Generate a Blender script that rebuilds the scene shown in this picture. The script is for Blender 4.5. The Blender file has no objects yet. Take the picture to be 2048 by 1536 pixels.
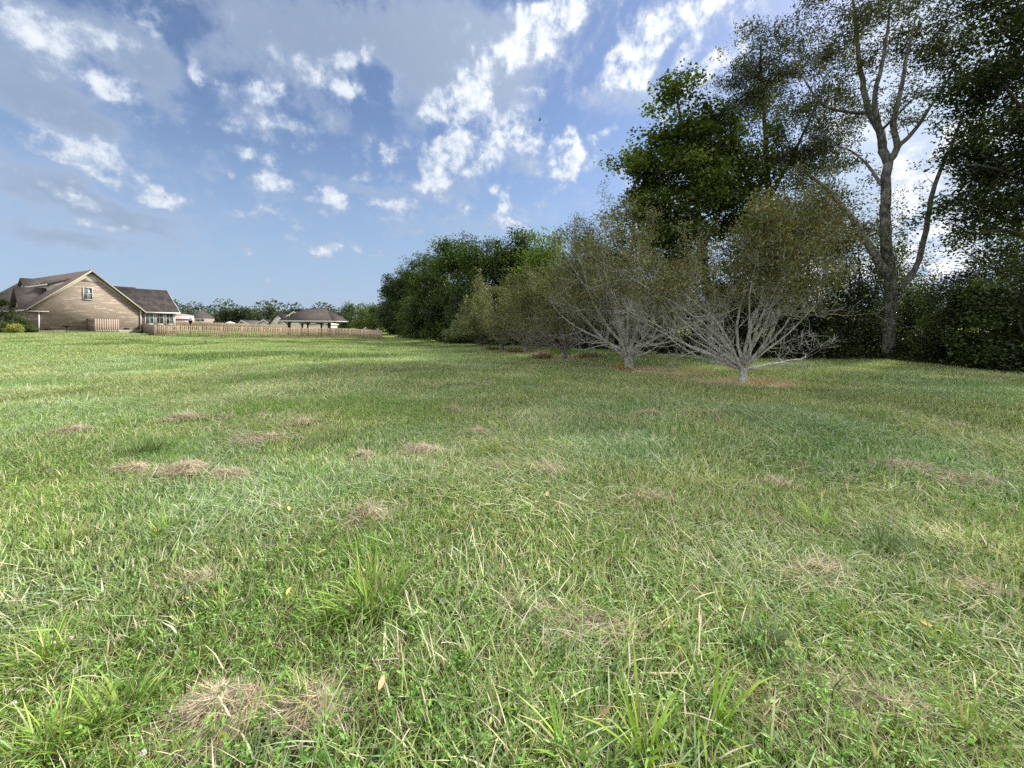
import bpy, math, random
import numpy as np
from mathutils import Vector, Matrix, Euler

# ------------------------------------------------------------------ camera, sky, sun, exposure
scene = bpy.context.scene
COL = scene.collection
FPX = 771.0                       # focal length in pixels of the 2048 wide photograph
HORIZON = 650.0                   # row of the horizon; the camera is level and shifted
EYE = 1.6
cam_d = bpy.data.cameras.new("camera")
cam_d.sensor_width = 36.0
cam_d.lens = 36.0 * FPX / 2048.0
cam_d.clip_start = 0.05
cam_d.clip_end = 6000
cam = bpy.data.objects.new("camera", cam_d)
COL.objects.link(cam)
cam.location = (0, 0, EYE)
cam.rotation_euler = (math.pi / 2, 0, 0)
cam_d.shift_y = -(768 - HORIZON) / 2048.0
scene.camera = cam
scene.view_settings.view_transform = 'Standard'
scene.view_settings.look = 'None'
scene.view_settings.gamma = 1
scene.view_settings.use_curve_mapping = False
scene.view_settings.exposure = 0.75
scene.cycles.max_bounces = 6
scene.cycles.transparent_max_bounces = 4
scene.cycles.diffuse_bounces = 3
scene.cycles.glossy_bounces = 1
scene.cycles.transmission_bounces = 4
scene.cycles.use_denoising = False

SUN_EL, SUN_AZ = math.radians(37), math.radians(62)   # azimuth from +Y towards +X
sd = bpy.data.lights.new("sun", 'SUN')
sd.energy = 4.0
sd.angle = math.radians(8)
sd.color = (1.0, 0.93, 0.80)
sun = bpy.data.objects.new("sun", sd)
COL.objects.link(sun)
sdir = Vector((math.sin(SUN_AZ) * math.cos(SUN_EL), math.cos(SUN_AZ) * math.cos(SUN_EL), math.sin(SUN_EL)))
sun.rotation_euler = sdir.to_track_quat('Z', 'Y').to_euler()


def pix_dir(px, py):
    """world direction through a pixel of the photograph"""
    return ((px - 1024) / FPX, 1.0, (HORIZON - py) / FPX)


def P(px, py, Y):
    d = pix_dir(px, py)
    k = Y / d[1]
    return np.array((d[0] * k, Y, EYE + d[2] * k))


def azel(px, py):
    d = pix_dir(px, py)
    n = math.sqrt(sum(v * v for v in d))
    return math.atan2(d[0], d[1]), math.asin(d[2] / n)


class NT:
    """small helper around a node tree"""
    def __init__(self, tree):
        self.t = tree
        tree.nodes.clear()

    def n(self, typ, ins=None, **props):
        nd = self.t.nodes.new(typ)
        for k, v in props.items():
            setattr(nd, k, v)
        for k, v in (ins or {}).items():
            self.set(nd.inputs[k], v)
        return nd

    def set(self, sock, v):
        if isinstance(v, bpy.types.NodeSocket):
            self.t.links.new(v, sock)
        else:
            sock.default_value = v

    def math(self, op, a, b=None, c=None, clamp=False):
        nd = self.n('ShaderNodeMath', operation=op, use_clamp=clamp)
        self.set(nd.inputs[0], a)
        if b is not None:
            self.set(nd.inputs[1], b)
        if c is not None:
            self.set(nd.inputs[2], c)
        return nd.outputs[0]

    def vmath(self, op, a, b=None, out=0):
        nd = self.n('ShaderNodeVectorMath', operation=op)
        self.set(nd.inputs[0], a)
        if b is not None:
            self.set(nd.inputs[1], b)
        return nd.outputs[out]

    def maprange(self, v, a, b, c=0.0, d=1.0, smooth=True):
        nd = self.n('ShaderNodeMapRange', interpolation_type='SMOOTHSTEP' if smooth else 'LINEAR')
        for i, x in enumerate((v, a, b, c, d)):
            self.set(nd.inputs[i], x)
        return nd.outputs[0]

    def mix(self, f, a, b, blend='MIX'):
        nd = self.n('ShaderNodeMix', data_type='RGBA', blend_type=blend)
        self.set(nd.inputs[0], f)
        self.set(nd.inputs[6], a)
        self.set(nd.inputs[7], b)
        return nd.outputs[2]

    def noise(self, vec, scale, detail=3.0, rough=0.5, dist=0.0, out='Fac'):
        nd = self.n('ShaderNodeTexNoise', {'Scale': scale, 'Detail': detail, 'Roughness': rough, 'Distortion': dist})
        if vec is not None:
            self.set(nd.inputs['Vector'], vec)
        return nd.outputs[out]


def C4(c):
    return (c[0], c[1], c[2], 1.0)


def build_world():
    w = bpy.data.worlds.new("World")
    scene.world = w
    w.use_nodes = True
    t = NT(w.node_tree)
    tc = t.n('ShaderNodeTexCoord').outputs['Generated']
    sep = t.n('ShaderNodeSeparateXYZ', {0: tc})
    X, Y, Z = sep.outputs
    az = t.math('ARCTAN2', X, Y)
    el = t.math('ARCSINE', Z)
    # cloud plane coordinates give the clouds their perspective
    zc = t.math('ADD', t.math('MAXIMUM', Z, 0.0), 0.10)
    pl = t.n('ShaderNodeCombineXYZ', {0: t.math('DIVIDE', X, zc), 1: t.math('DIVIDE', Y, zc), 2: 0.0}).outputs[0]
    ae = t.n('ShaderNodeCombineXYZ', {0: az, 1: el, 2: 0.0}).outputs[0]
    wn = t.noise(ae, 7.0, 4.0, 0.58, out='Color')
    wn = t.vmath('MULTIPLY', t.vmath('SUBTRACT', wn, (0.5, 0.5, 0.5)), (0.055, 0.05, 0.0))
    wn2 = t.noise(ae, 30.0, 4.0, 0.6, out='Color')
    wn2 = t.vmath('MULTIPLY', t.vmath('SUBTRACT', wn2, (0.5, 0.5, 0.5)), (0.03, 0.028, 0.0))
    aw = t.vmath('ADD', t.vmath('ADD', ae, wn), wn2)

    sp = t.n('ShaderNodeSeparateXYZ', {0: aw})
    awx, awy = sp.outputs[0], sp.outputs[1]

    def blobs(lst):
        tot = None
        vec = aw
        for i, (cx, cy, rx, ry, rot, st) in enumerate(lst):
            if i % 8 == 7:      # a running total in z keeps the shader compiler's stack small; z is scaled away
                vec = t.n('ShaderNodeCombineXYZ', {0: awx, 1: awy, 2: tot}).outputs[0]
            if rx < 50:
                rx, ry, st = rx * 1.25, ry * 1.3, st * 1.25
            a, e = azel(cx, cy)
            a1, e1 = azel(cx + rx, cy)
            a2, e2 = azel(cx, cy - ry)
            sx = math.hypot(a1 - a, e1 - e)
            sy = math.hypot(a2 - a, e2 - e)
            m = t.n('ShaderNodeMapping', {'Vector': vec, 'Location': (a, e, 0), 'Rotation': (0, 0, math.radians(rot)),
                                          'Scale': (sx, sy, 1e6)}, vector_type='TEXTURE')
            ln = t.vmath('LENGTH', m.outputs[0], out=1)
            v = t.maprange(ln, 1.45, 0.25, 0.0, st)
            tot = v if tot is None else t.math('ADD', tot, v)
        return tot
    white = [(120, 70, 110, 50, 10, .9), (205, 165, 60, 35, 0, .8), (60, 50, 70, 40, 0, .6), (300, 30, 30, 40, 30, .5),
             (215, 340, 110, 34, -18, 1.05), (35, 278, 60, 20, -15, .8), (105, 280, 40, 26, 0, .7), (250, 360, 90, 34, -15, 1.0), (330, 390, 50, 22, 0, .8), (160, 400, 90, 20, -8, .7), (40, 350, 60, 20, -5, .8), (180, 440, 120, 14, -8, .45), (100, 300, 60, 26, 0, .8),
             (180, 300, 60, 25, 0, .6),
             (705, 115, 40, 22, 15, .9), (650, 165, 60, 26, 0, .8), (545, 100, 18, 30, 0, .55), (395, 145, 18, 26, 0, .8),
             (470, 245, 50, 26, 0, .8), (485, 303, 30, 14, 0, .8), (470, 180, 60, 22, 0, .5), (545, 180, 25, 30, 0, .6),
             (545, 330, 18, 22, 0, .7), (548, 368, 34, 14, 0, .8), (470, 352, 10, 9, 0, .6), (320, 235, 60, 12, 15, .35),
             (775, 305, 18, 22, 0, .8), (660, 388, 26, 16, -30, .75), (690, 400, 15, 16, 0, .7), (745, 400, 30, 12, 0, .5),
             (800, 410, 30, 14, 0, .8), (790, 435, 40, 12, 0, .5), (650, 425, 8, 12, 0, .5), (760, 355, 30, 10, 0, .3),
             (210, 60, 60, 26, 0, .5), (255, 180, 40, 26, 0, .6), (110, 160, 60, 16, 0, .4), (230, 300, 50, 24, 0, .6), (560, 240, 50, 18, 0, .5), (610, 120, 40, 20, 0, .5), (700, 185, 25, 14, 0, .5), (735, 345, 22, 10, 20, .5), (705, 360, 14, 9, 0, .5), (620, 395, 20, 9, 0, .5), (580, 470, 24, 9, 0, .5), (840, 375, 24, 14, 0, .5), (960, 430, 30, 14, 0, .5), (900, 440, 24, 12, 0, .5), (1080, 400, 16, 14, 0, .5), (1110, 380, 12, 10, 0, .5), (1160, 300, 16, 14, 0, .5), (485, 430, 22, 14, 0, .6), (540, 415, 10, 14, 0, .4), (362, 465, 24, 10, 0, .5), (600, 445, 30, 10, 0, .35),
             (660, 495, 38, 18, 0, .75), (715, 498, 12, 14, 0, .55), (752, 512, 24, 12, 0, .5),
             (990, 130, 130, 50, 25, .9), (1090, 60, 90, 60, 30, .9), (930, 190, 90, 45, 20, 1.), (965, 240, 80, 40, 0, 1.),
             (1060, 25, 50, 30, 0, .9), (1150, 20, 60, 40, 0, .7),
             (870, 330, 34, 40, 0, 1.0), (930, 345, 50, 26, 10, .9), (950, 300, 45, 35, 0, .9), (900, 290, 30, 20, 0, .7),
             (1045, 280, 42, 22, 0, .8), (1130, 325, 34, 38, 0, 1.1), (1110, 290, 12, 18, 0, .7), (1145, 268, 14, 20, 25, .9),
             (1210, 270, 26, 14, 20, .7), (1190, 320, 28, 12, 35, .6), (1245, 325, 20, 10, 35, .5), (1070, 185, 25, 8, 0, .5),
             (1270, 100, 75, 60, 50, 1.25), (1330, 60, 95, 42, 40, .9), (1250, 130, 60, 40, 0, 1.1), (1400, 150, 46, 22, 15, 1.0),
             (1420, 20, 70, 40, 20, .9), (1460, 110, 60, 60, 0, .6), (1500, 40, 70, 40, 0, .5), (1380, 100, 40, 20, 20, .6),
             (1010, 420, 15, 38, 10, .95), (990, 385, 18, 14, 0, .7), (925, 410, 18, 12, 0, .5), (1045, 450, 14, 20, 0, .5),
             (870, 470, 40, 14, 0, .45), (885, 395, 14, 12, 0, .5), (1035, 370, 20, 12, 0, .5), (590, 255, 30, 16, 0, .4),
             (1930, 300, 150, 90, 30, .8), (1690, 280, 120, 90, 20, .7), (1880, 470, 190, 100, 0, 1.4), (1850, 360, 90, 90, 0, 1.1), (1650, 560, 220, 70, 0, .9),
             (1750, 90, 140, 50, 30, .6), (1350, 480, 120, 60, 0, .7), (1960, 60, 120, 60, 0, .7), (1300, 380, 60, 40, 0, .5)]
    gray = [(70, 180, 170, 60, 0, .9), (120, 235, 130, 34, 0, .9), (330, 190, 60, 60, 0, .5), (240, 110, 120, 70, 0, .6),
            (30, 60, 120, 120, 0, .8), (210, 60, 110, 60, 0, .7), (300, 120, 70, 50, 0, .6), (60, 330, 110, 50, 0, .6), (250, 320, 120, 60, 0, .5), (430, 330, 60, 40, 0, .3),
            (600, 50, 200, 60, 0, .95), (560, 110, 150, 60, 0, .95), (700, 60, 130, 60, 0, .8), (650, 230, 70, 40, -25, .7),
            (500, 220, 90, 60, 0, .5), (420, 110, 60, 50, 0, .5),
            (890, 90, 130, 90, 0, 1.0), (960, 150, 140, 80, 0, 1.0), (830, 190, 40, 90, 0, .6), (1030, 90, 160, 80, 25, .9),
            (860, 20, 160, 60, 0, .8), (1000, 220, 90, 60, 0, .6), (1180, 60, 90, 60, 40, .4),
            (1290, 190, 120, 45, 0, .8), (1180, 190, 60, 26, 0, .4), (1420, 200, 80, 46, 0, .7), (910, 360, 90, 50, 0, .7),
            (1050, 330, 60, 30, 0, .7), (1010, 290, 60, 25, 0, .5), (700, 370, 120, 14, -8, .6), (780, 380, 80, 14, 0, .4),
            (170, 430, 240, 50, -6, .6), (120, 380, 160, 40, -6, .6), (300, 440, 160, 34, -10, .5), (60, 480, 170, 36, 0, .45),
            (230, 490, 220, 20, 0, .5), (860, 440, 160, 40, 0, .45), (960, 470, 120, 30, 0, .4), (660, 500, 70, 22, 0, .4),
            (480, 440, 70, 16, 0, .35), (1110, 430, 90, 40, 0, .3), (560, 380, 60, 30, 0, .35)]
    wb, gb = blobs(white), blobs(gray)
    n1 = t.noise(pl, 2.6, 7.0, 0.62, 0.2)
    n2 = t.noise(ae, 15.0, 7.0, 0.66, 0.25)
    n3 = t.noise(ae, 46.0, 5.0, 0.68, 0.1)
    nn = t.math('ADD', t.math('MULTIPLY', n2, 0.50), t.math('ADD', t.math('MULTIPLY', n1, 0.20), t.math('MULTIPLY', n3, 0.30)))
    vo = t.n('ShaderNodeTexVoronoi', {'Vector': t.vmath('ADD', ae, wn2), 'Scale': 15.0, 'Smoothness': .5}, feature='SMOOTH_F1')
    vo2 = t.n('ShaderNodeTexVoronoi', {'Vector': t.vmath('ADD', ae, wn2), 'Scale': 38.0, 'Smoothness': .5}, feature='SMOOTH_F1')
    puff = t.math('ADD', t.math('MULTIPLY', t.math('SUBTRACT', .45, vo.outputs[0]), .16), t.math('MULTIPLY', t.math('SUBTRACT', .45, vo2.outputs[0]), .13))
    nn = t.math('ADD', nn, puff)
    # far from the blobs (outside the photographed part) the noise alone makes scattered clouds
    det = t.math('SUBTRACT', nn, 0.5)
    wd = t.math('ADD', t.math('MULTIPLY', t.math('MINIMUM', wb, 1.0), 0.98), t.math('MULTIPLY', det, 5.2))
    # unseen bright cloud added behind and above the camera as fill light
    fill_cloud = t.math('MAXIMUM', t.maprange(Y, 0.45, 0.05), t.maprange(el, 0.80, 1.05))
    wd = t.math('ADD', wd, t.math('MULTIPLY', fill_cloud, 0.75))
    walpha = t.math('MULTIPLY', t.maprange(wd, -0.05, 1.15), t.maprange(fill_cloud, 0.0, 1.0, 0.93, 1.0))
    gd = t.math('ADD', t.math('MULTIPLY', gb, 0.82), t.math('MULTIPLY', det, 2.6))
    galpha = t.math('MULTIPLY', t.maprange(gd, -0.10, 1.15), 0.90)
    # closeness to the sun
    dot = t.vmath('DOT_PRODUCT', tc, tuple(sdir), out=1)
    glow = t.maprange(dot, 0.30, 0.95)
    sky = t.n('ShaderNodeTexSky', sky_type='NISHITA', sun_disc=False, sun_elevation=SUN_EL,
              sun_rotation=SUN_AZ, altitude=50.0, air_density=1.0, dust_density=0.6, ozone_density=3.0)
    skyc = t.vmath('MULTIPLY', sky.outputs[0], (0.085, 0.085, 0.085))
    skyc = t.vmath('MULTIPLY', skyc, SKY_TINT)
    skyc = t.vmath('MINIMUM', skyc, (0.44, 0.52, 0.64))
    hz = t.maprange(el, 0.50, 0.0)
    skyc = t.mix(t.math('MULTIPLY', hz, 0.8), skyc, (0.225, 0.31, 0.435, 1))
    gtone = t.maprange(t.math('ADD', gd, t.math('MULTIPLY', n1, .6)), 0.5, 1.5)
    gcol = t.mix(gtone, (0.29, 0.345, 0.44, 1), (0.20, 0.255, 0.345, 1))
    gcol = t.mix(t.math('MULTIPLY', glow, .7), gcol, (0.36, 0.42, 0.52, 1))
    wtone = t.maprange(wd, 0.25, 1.75)
    wcol = t.mix(wtone, (0.24, 0.305, 0.415, 1), (0.56, 0.59, 0.62, 1))
    wcol2 = t.mix(wtone, (0.36, 0.42, 0.52, 1), (0.80, 0.81, 0.82, 1))
    wcol = t.mix(glow, wcol, wcol2)
    wcol = t.mix(fill_cloud, wcol, (1.08, 1.02, 0.92, 1))  # the added fill cloud is brighter and warmer than the rest
    c = t.mix(galpha, skyc, gcol)
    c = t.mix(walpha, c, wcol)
    low = t.maprange(el, -0.02, 0.0)
    c = t.mix(low, (0.06, 0.08, 0.04, 1), c)
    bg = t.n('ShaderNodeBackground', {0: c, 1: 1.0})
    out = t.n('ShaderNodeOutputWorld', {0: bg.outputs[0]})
    w.cycles.sampling_method = 'MANUAL'
    w.cycles.sample_map_resolution = 512


SKY_TINT = (1.12, 1.06, 1.08)
build_world()

# ------------------------------------------------------------------ helpers
rng = np.random.default_rng(7)
random.seed(7)


def tag(o, label=None, cat=None, group=None, kind=None):
    if label:
        o['label'] = label
    if cat:
        o['category'] = cat
    if group:
        o['group'] = group
    if kind:
        o['kind'] = kind
    return o


def empty(name, loc, label=None, cat=None, group=None, rz=0.0):
    o = bpy.data.objects.new(name, None)
    o.empty_display_size = 0.2
    COL.objects.link(o)
    o.location = tuple(float(v) for v in loc)
    o.rotation_euler = (0, 0, rz)
    return tag(o, label, cat, group)


def mesh_obj(name, verts, faces, mat, parent=None, col=None, smooth=False, link=True, mats=None, midx=None):
    """faces: int array (n,k) with one k, or list of such arrays"""
    me = bpy.data.meshes.new(name)
    verts = np.asarray(verts, dtype=np.float32)
    if not isinstance(faces, list):
        faces = [np.asarray(faces)]
    faces = [np.asarray(f) for f in faces if len(f)]
    nl = sum(f.size for f in faces)
    nf = sum(len(f) for f in faces)
    me.vertices.add(len(verts))
    me.vertices.foreach_set('co', verts.ravel())
    me.loops.add(nl)
    me.loops.foreach_set('vertex_index', np.concatenate([f.ravel() for f in faces]).astype(np.int32))
    me.polygons.add(nf)
    tot = np.concatenate([np.full(len(f), f.shape[1], dtype=np.int32) for f in faces])
    st = np.concatenate([[0], np.cumsum(tot)[:-1]]).astype(np.int32)
    me.polygons.foreach_set('loop_start', st)
    me.polygons.foreach_set('loop_total', tot)
    if midx is not None:
        me.polygons.foreach_set('material_index', np.asarray(midx, dtype=np.int32))
    if col is not None:
        a = me.color_attributes.new('col', 'FLOAT_COLOR', 'POINT')
        cc = np.ones((len(verts), 4), dtype=np.float32)
        cc[:, :3] = col
        a.data.foreach_set('color', cc.ravel())
    me.update(calc_edges=True)
    if smooth:
        me.polygons.foreach_set('use_smooth', np.ones(nf, dtype=bool))
    me.validate()
    for m in (mats or [mat]):
        me.materials.append(m)
    o = bpy.data.objects.new(name, me)
    if link:
        COL.objects.link(o)
    if parent is not None:
        o.parent = parent
    return o


class MB:
    """collects boxes, polygons and tubes into one mesh; world coordinates, build() makes them local to the parent"""
    def __init__(self):
        self.v, self.f = [], {3: [], 4: [], 5: [], 6: [], 8: []}
        self.nv = 0

    def add(self, v, fs):
        v = np.asarray(v, float)
        self.v.append(v)
        for f in fs:
            self.f.setdefault(len(f), []).append([i + self.nv for i in f])
        self.nv += len(v)

    def box(self, c, size, rz=0.0, ax=None):
        """centre c, full size; ax: 3 axis vectors"""
        if ax is None:
            ax = [(math.cos(rz), math.sin(rz), 0), (-math.sin(rz), math.cos(rz), 0), (0, 0, 1)]
        ax = np.array(ax, float)
        v = []
        for k in (-.5, .5):
            for j in (-.5, .5):
                for i in (-.5, .5):
                    v.append(np.array(c) + ax[0] * i * size[0] + ax[1] * j * size[1] + ax[2] * k * size[2])
        self.add(v, [(0, 2, 3, 1), (4, 5, 7, 6), (0, 1, 5, 4), (2, 6, 7, 3), (0, 4, 6, 2), (1, 3, 7, 5)])

    def bar(self, a, b, w, h, up=(0, 0, 1)):
        a, b = np.array(a, float), np.array(b, float)
        d = b - a
        L = np.linalg.norm(d)
        d = d / L
        s = np.cross(d, up)
        s /= np.linalg.norm(s)
        u = np.cross(s, d)
        self.box((a + b) / 2, (L, w, h), ax=(d, s, u))

    def slab(self, pts, th):
        """polygon (list of 3D points) extruded by vector th"""
        n = len(pts)
        pts = np.array(pts, float)
        v = np.vstack([pts, pts + np.array(th)])
        fs = [tuple(range(n - 1, -1, -1)), tuple(range(n, 2 * n))]
        for i in range(n):
            j = (i + 1) % n
            fs.append((i, j, n + j, n + i))
        self.add(v, fs)

    def lathe(self, c, prof, n=10):
        v, fs = [], []
        for (r, z) in prof:
            for k in range(n):
                a = 2 * math.pi * k / n
                v.append((c[0] + r * math.cos(a), c[1] + r * math.sin(a), c[2] + z))
        for i in range(len(prof) - 1):
            for k in range(n):
                k2 = (k + 1) % n
                fs.append((i * n + k, i * n + k2, (i + 1) * n + k2, (i + 1) * n + k))
        self.add(v, fs)

    def build(self, name, mat, parent=None, smooth=False):
        v = np.vstack(self.v)
        if parent is not None:
            v = to_local(v, parent)
        return mesh_obj(name, v, [np.array(f) for f in self.f.values() if f], mat, parent, smooth=smooth)


def root_of(o):
    while o.parent:
        o = o.parent
    return o


def to_local(v, parent):
    r = root_of(parent)
    if r.type != 'EMPTY':
        return v
    v = v - np.array(r.location)
    a = -r.rotation_euler[2]
    if a:
        c, s = math.cos(a), math.sin(a)
        v = np.column_stack([v[:, 0] * c - v[:, 1] * s, v[:, 0] * s + v[:, 1] * c, v[:, 2]])
    return v


def copy_tree(o, parent=None):
    c = o.copy()
    COL.objects.link(c)
    c.parent = parent
    for ch in list(o.children):
        copy_tree(ch, c)
    return c


# ------------------------------------------------------------------ terrain
AU = [(-9, .70), (-1.05, .70), (-.98, .42), (-.93, .10), (-.68, -.17), (-.433, -.42), (-.337, -.70), (-.2, -.6), (0, -.3), (.2, 0), (9, 0)]


def sstep(a, b, x):
    t = np.clip((x - a) / (b - a), 0, 1)
    return t * t * (3 - 2 * t)


_rt = np.random.default_rng(3).random((64, 64))


def vnoise(x, y):
    xi, yi = np.floor(x).astype(int), np.floor(y).astype(int)
    fx, fy = x - xi, y - yi
    fx, fy = fx * fx * (3 - 2 * fx), fy * fy * (3 - 2 * fy)
    g = lambda i, j: _rt[i % 64, j % 64]
    return (g(xi, yi) * (1 - fx) + g(xi + 1, yi) * fx) * (1 - fy) + (g(xi, yi + 1) * (1 - fx) + g(xi + 1, yi + 1) * fx) * fy


def zt(x, y):
    x, y = np.asarray(x, float), np.asarray(y, float)
    u = x / np.maximum(y, 1.0)
    A = np.interp(u, [a[0] for a in AU], [a[1] for a in AU])
    rise = sstep(14, 46, y)
    fall = np.where(u < -0.95, 1.0, 1 - sstep(64, 100, y))
    z = A * rise * fall
    micro = (vnoise(x * 1.1 + 5, y * 1.1) - .5) * .10 + (vnoise(x * 3.3, y * 3.3 + 9) - .5) * .075 + (vnoise(x * .3, y * .3 + 2) - .5) * .10
    return z + micro * (1 - sstep(30, 60, y))


def G(px, py):
    """ground point seen at a pixel"""
    d = pix_dir(px, py)
    Y = 8.0
    for _ in range(30):
        z = float(zt(d[0] * Y / d[1], Y))
        Yn = (z - EYE) / (d[2] / d[1])
        Y = 0.5 * Y + 0.5 * min(max(Yn, .5), 300)
    return np.array((d[0] * Y / d[1], Y, float(zt(d[0] * Y / d[1], Y))))


# ------------------------------------------------------------------ materials
def new_mat(name):
    m = bpy.data.materials.new(name)
    m.use_nodes = True
    return m, NT(m.node_tree)


def simple_mat(name, c1, c2=None, scale=6.0, rough=0.8, bump=0.0, detail=4.0, stretch=None, spec=0.3):
    m, t = new_mat(name)
    geo = t.n('ShaderNodeNewGeometry')
    vec = geo.outputs['Position']
    if stretch:
        vec = t.vmath('MULTIPLY', vec, stretch)
    nz = t.noise(vec, scale, detail, 0.6)
    c = t.mix(t.maprange(nz, 0.3, 0.7), C4(c1), C4(c2 or tuple(v * 0.75 for v in c1)))
    b = t.n('ShaderNodeBsdfPrincipled', {'Base Color': c, 'Roughness': rough, 'Specular IOR Level': spec})
    if bump:
        bn = t.n('ShaderNodeBump', {'Strength': bump, 'Distance': 0.02, 'Height': nz})
        t.set(b.inputs['Normal'], bn.outputs[0])
    t.n('ShaderNodeOutputMaterial', {0: b.outputs[0]})
    return m


def leaf_mat(name, trans=0.35, gloss=0.04, wscale=0.35):
    m, t = new_mat(name)
    at = t.n('ShaderNodeAttribute', attribute_name='col')
    geo = t.n('ShaderNodeNewGeometry')
    nz = t.noise(geo.outputs['Position'], wscale, 3.0, 0.6)
    v = t.maprange(nz, 0.3, 0.7, 0.78, 1.22, smooth=False)
    col = t.vmath('SCALE', at.outputs['Color'])
    t.set(col.node.inputs['Scale'], v)
    d = t.n('ShaderNodeBsdfDiffuse', {'Color': col})
    tcl = t.vmath('MULTIPLY', col, (1.25, 1.35, 0.7))
    tr = t.n('ShaderNodeBsdfTranslucent', {'Color': tcl})
    g = t.n('ShaderNodeBsdfGlossy', {'Color': (.8, .8, .8, 1), 'Roughness': 0.42})
    m1 = t.n('ShaderNodeMixShader', {0: trans, 1: d.outputs[0], 2: tr.outputs[0]})
    m2 = t.n('ShaderNodeMixShader', {0: gloss, 1: m1.outputs[0], 2: g.outputs[0]})
    t.n('ShaderNodeOutputMaterial', {0: m2.outputs[0]})
    return m


def bark_mat(name, c1, c2, scale=18.0, stretch=(1, 1, .25), bump=.7):
    m, t = new_mat(name)
    geo = t.n('ShaderNodeNewGeometry')
    vec = t.vmath('MULTIPLY', geo.outputs['Position'], stretch)
    n1 = t.noise(vec, scale, 5.0, 0.65, 0.4)
    n2 = t.noise(geo.outputs['Position'], 5.0, 4.0, 0.6)
    f = t.math('ADD', t.math('MULTIPLY', n1, .6), t.math('MULTIPLY', n2, .4))
    c = t.mix(t.maprange(f, .38, .62), C4(c1), C4(c2))
    b = t.n('ShaderNodeBsdfPrincipled', {'Base Color': c, 'Roughness': .9, 'Specular IOR Level': .15})
    bn = t.n('ShaderNodeBump', {'Strength': bump, 'Distance': 0.03, 'Height': n1})
    t.set(b.inputs['Normal'], bn.outputs[0])
    t.n('ShaderNodeOutputMaterial', {0: b.outputs[0]})
    return m


# dead-grass rings at the feet of the fruit trees (x, y, rx, ry, strength)
RINGS = []
for (px, py, rx, ry) in ((1480, 767, 1.75, .95), (1370, 748, 1.1, .6), (1262, 741, 1.3, .8), (1200, 737, .8, .5), (1128, 716, 1.6, 1.8), (1050, 707, 1.4, 1.9), (960, 694, 1.0, 1.2)):
    g = G(px, py)
    RINGS.append((g[0], g[1], rx, ry))


def grass_tint(t, pos, col, rings=True, strength=1.0):
    """world-placed colour patches shared by the blades and the ground"""
    flat = t.vmath('MULTIPLY', pos, (1, 1, 0))
    nA = t.noise(flat, 0.55, 4.0, 0.62)
    nB = t.noise(t.vmath('ADD', flat, (31, 7, 0)), 0.20, 3.0, 0.6)
    nC = t.noise(t.vmath('ADD', flat, (3, 57, 0)), 1.9, 5.0, 0.7)
    col = t.mix(t.math('MULTIPLY', t.maprange(nA, .45, .68), .70 * strength), col, t.vmath('MULTIPLY', col, (1.28, 1.20, 1.10)))
    col = t.mix(t.math('MULTIPLY', t.maprange(nB, .50, .64), .55 * strength), col, t.vmath('MULTIPLY', col, (.85, 1.05, 1.12)))
    col = t.mix(t.math('MULTIPLY', t.maprange(nC, .56, .74), .55 * strength), col, (.46, .39, .25, 1))
    col = t.mix(t.math('MULTIPLY', t.maprange(nC, .44, .30), .40 * strength), col, t.vmath('MULTIPLY', col, (.55, .70, .55)))
    nD = t.noise(t.vmath('MULTIPLY', flat, (.28, 1.5, 0)), 1.0, 4.0, .65)
    col = t.mix(t.math('MULTIPLY', t.maprange(nD, .52, .66), .5 * strength), col, t.vmath('MULTIPLY', col, (1.42, 1.32, 1.45)))
    if rings:
        tot = None
        wob = t.noise(flat, 2.2, 4.0, 0.65, out='Color')
        wv = t.vmath('MULTIPLY', t.vmath('SUBTRACT', wob, (.5, .5, .5)), (1.6, 1.6, 0))
        fp = t.vmath('ADD', flat, wv)
        for (x, y, rx, ry) in RINGS:
            d = t.vmath('MULTIPLY', t.vmath('SUBTRACT', fp, (x, y, 0)), (1 / rx, 1 / ry, 0))
            v = t.maprange(t.vmath('LENGTH', d, out=1), 1.15, .75)
            tot = v if tot is None else t.math('MAXIMUM', tot, v)
        dead = t.mix(t.noise(flat, 7.0, 4.0, .65), (.44, .34, .25, 1), (.60, .52, .39, 1))
        col = t.mix(t.math('MULTIPLY', tot, .88), col, dead)
    return col


def grass_material():
    m, t = new_mat('grass_blades')
    at = t.n('ShaderNodeAttribute', attribute_name='col')
    geo = t.n('ShaderNodeNewGeometry')
    col = grass_tint(t, geo.outputs['Position'], at.outputs['Color'])
    d = t.n('ShaderNodeBsdfDiffuse', {'Color': col})
    tr = t.n('ShaderNodeBsdfTranslucent', {'Color': t.vmath('MULTIPLY', col, (1.15, 1.25, .75))})
    g = t.n('ShaderNodeBsdfGlossy', {'Color': (.85, .9, .95, 1), 'Roughness': 0.38})
    m1 = t.n('ShaderNodeMixShader', {0: .24, 1: d.outputs[0], 2: tr.outputs[0]})
    m2 = t.n('ShaderNodeMixShader', {0: .018, 1: m1.outputs[0], 2: g.outputs[0]})
    t.n('ShaderNodeOutputMaterial', {0: m2.outputs[0]})
    return m


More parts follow.
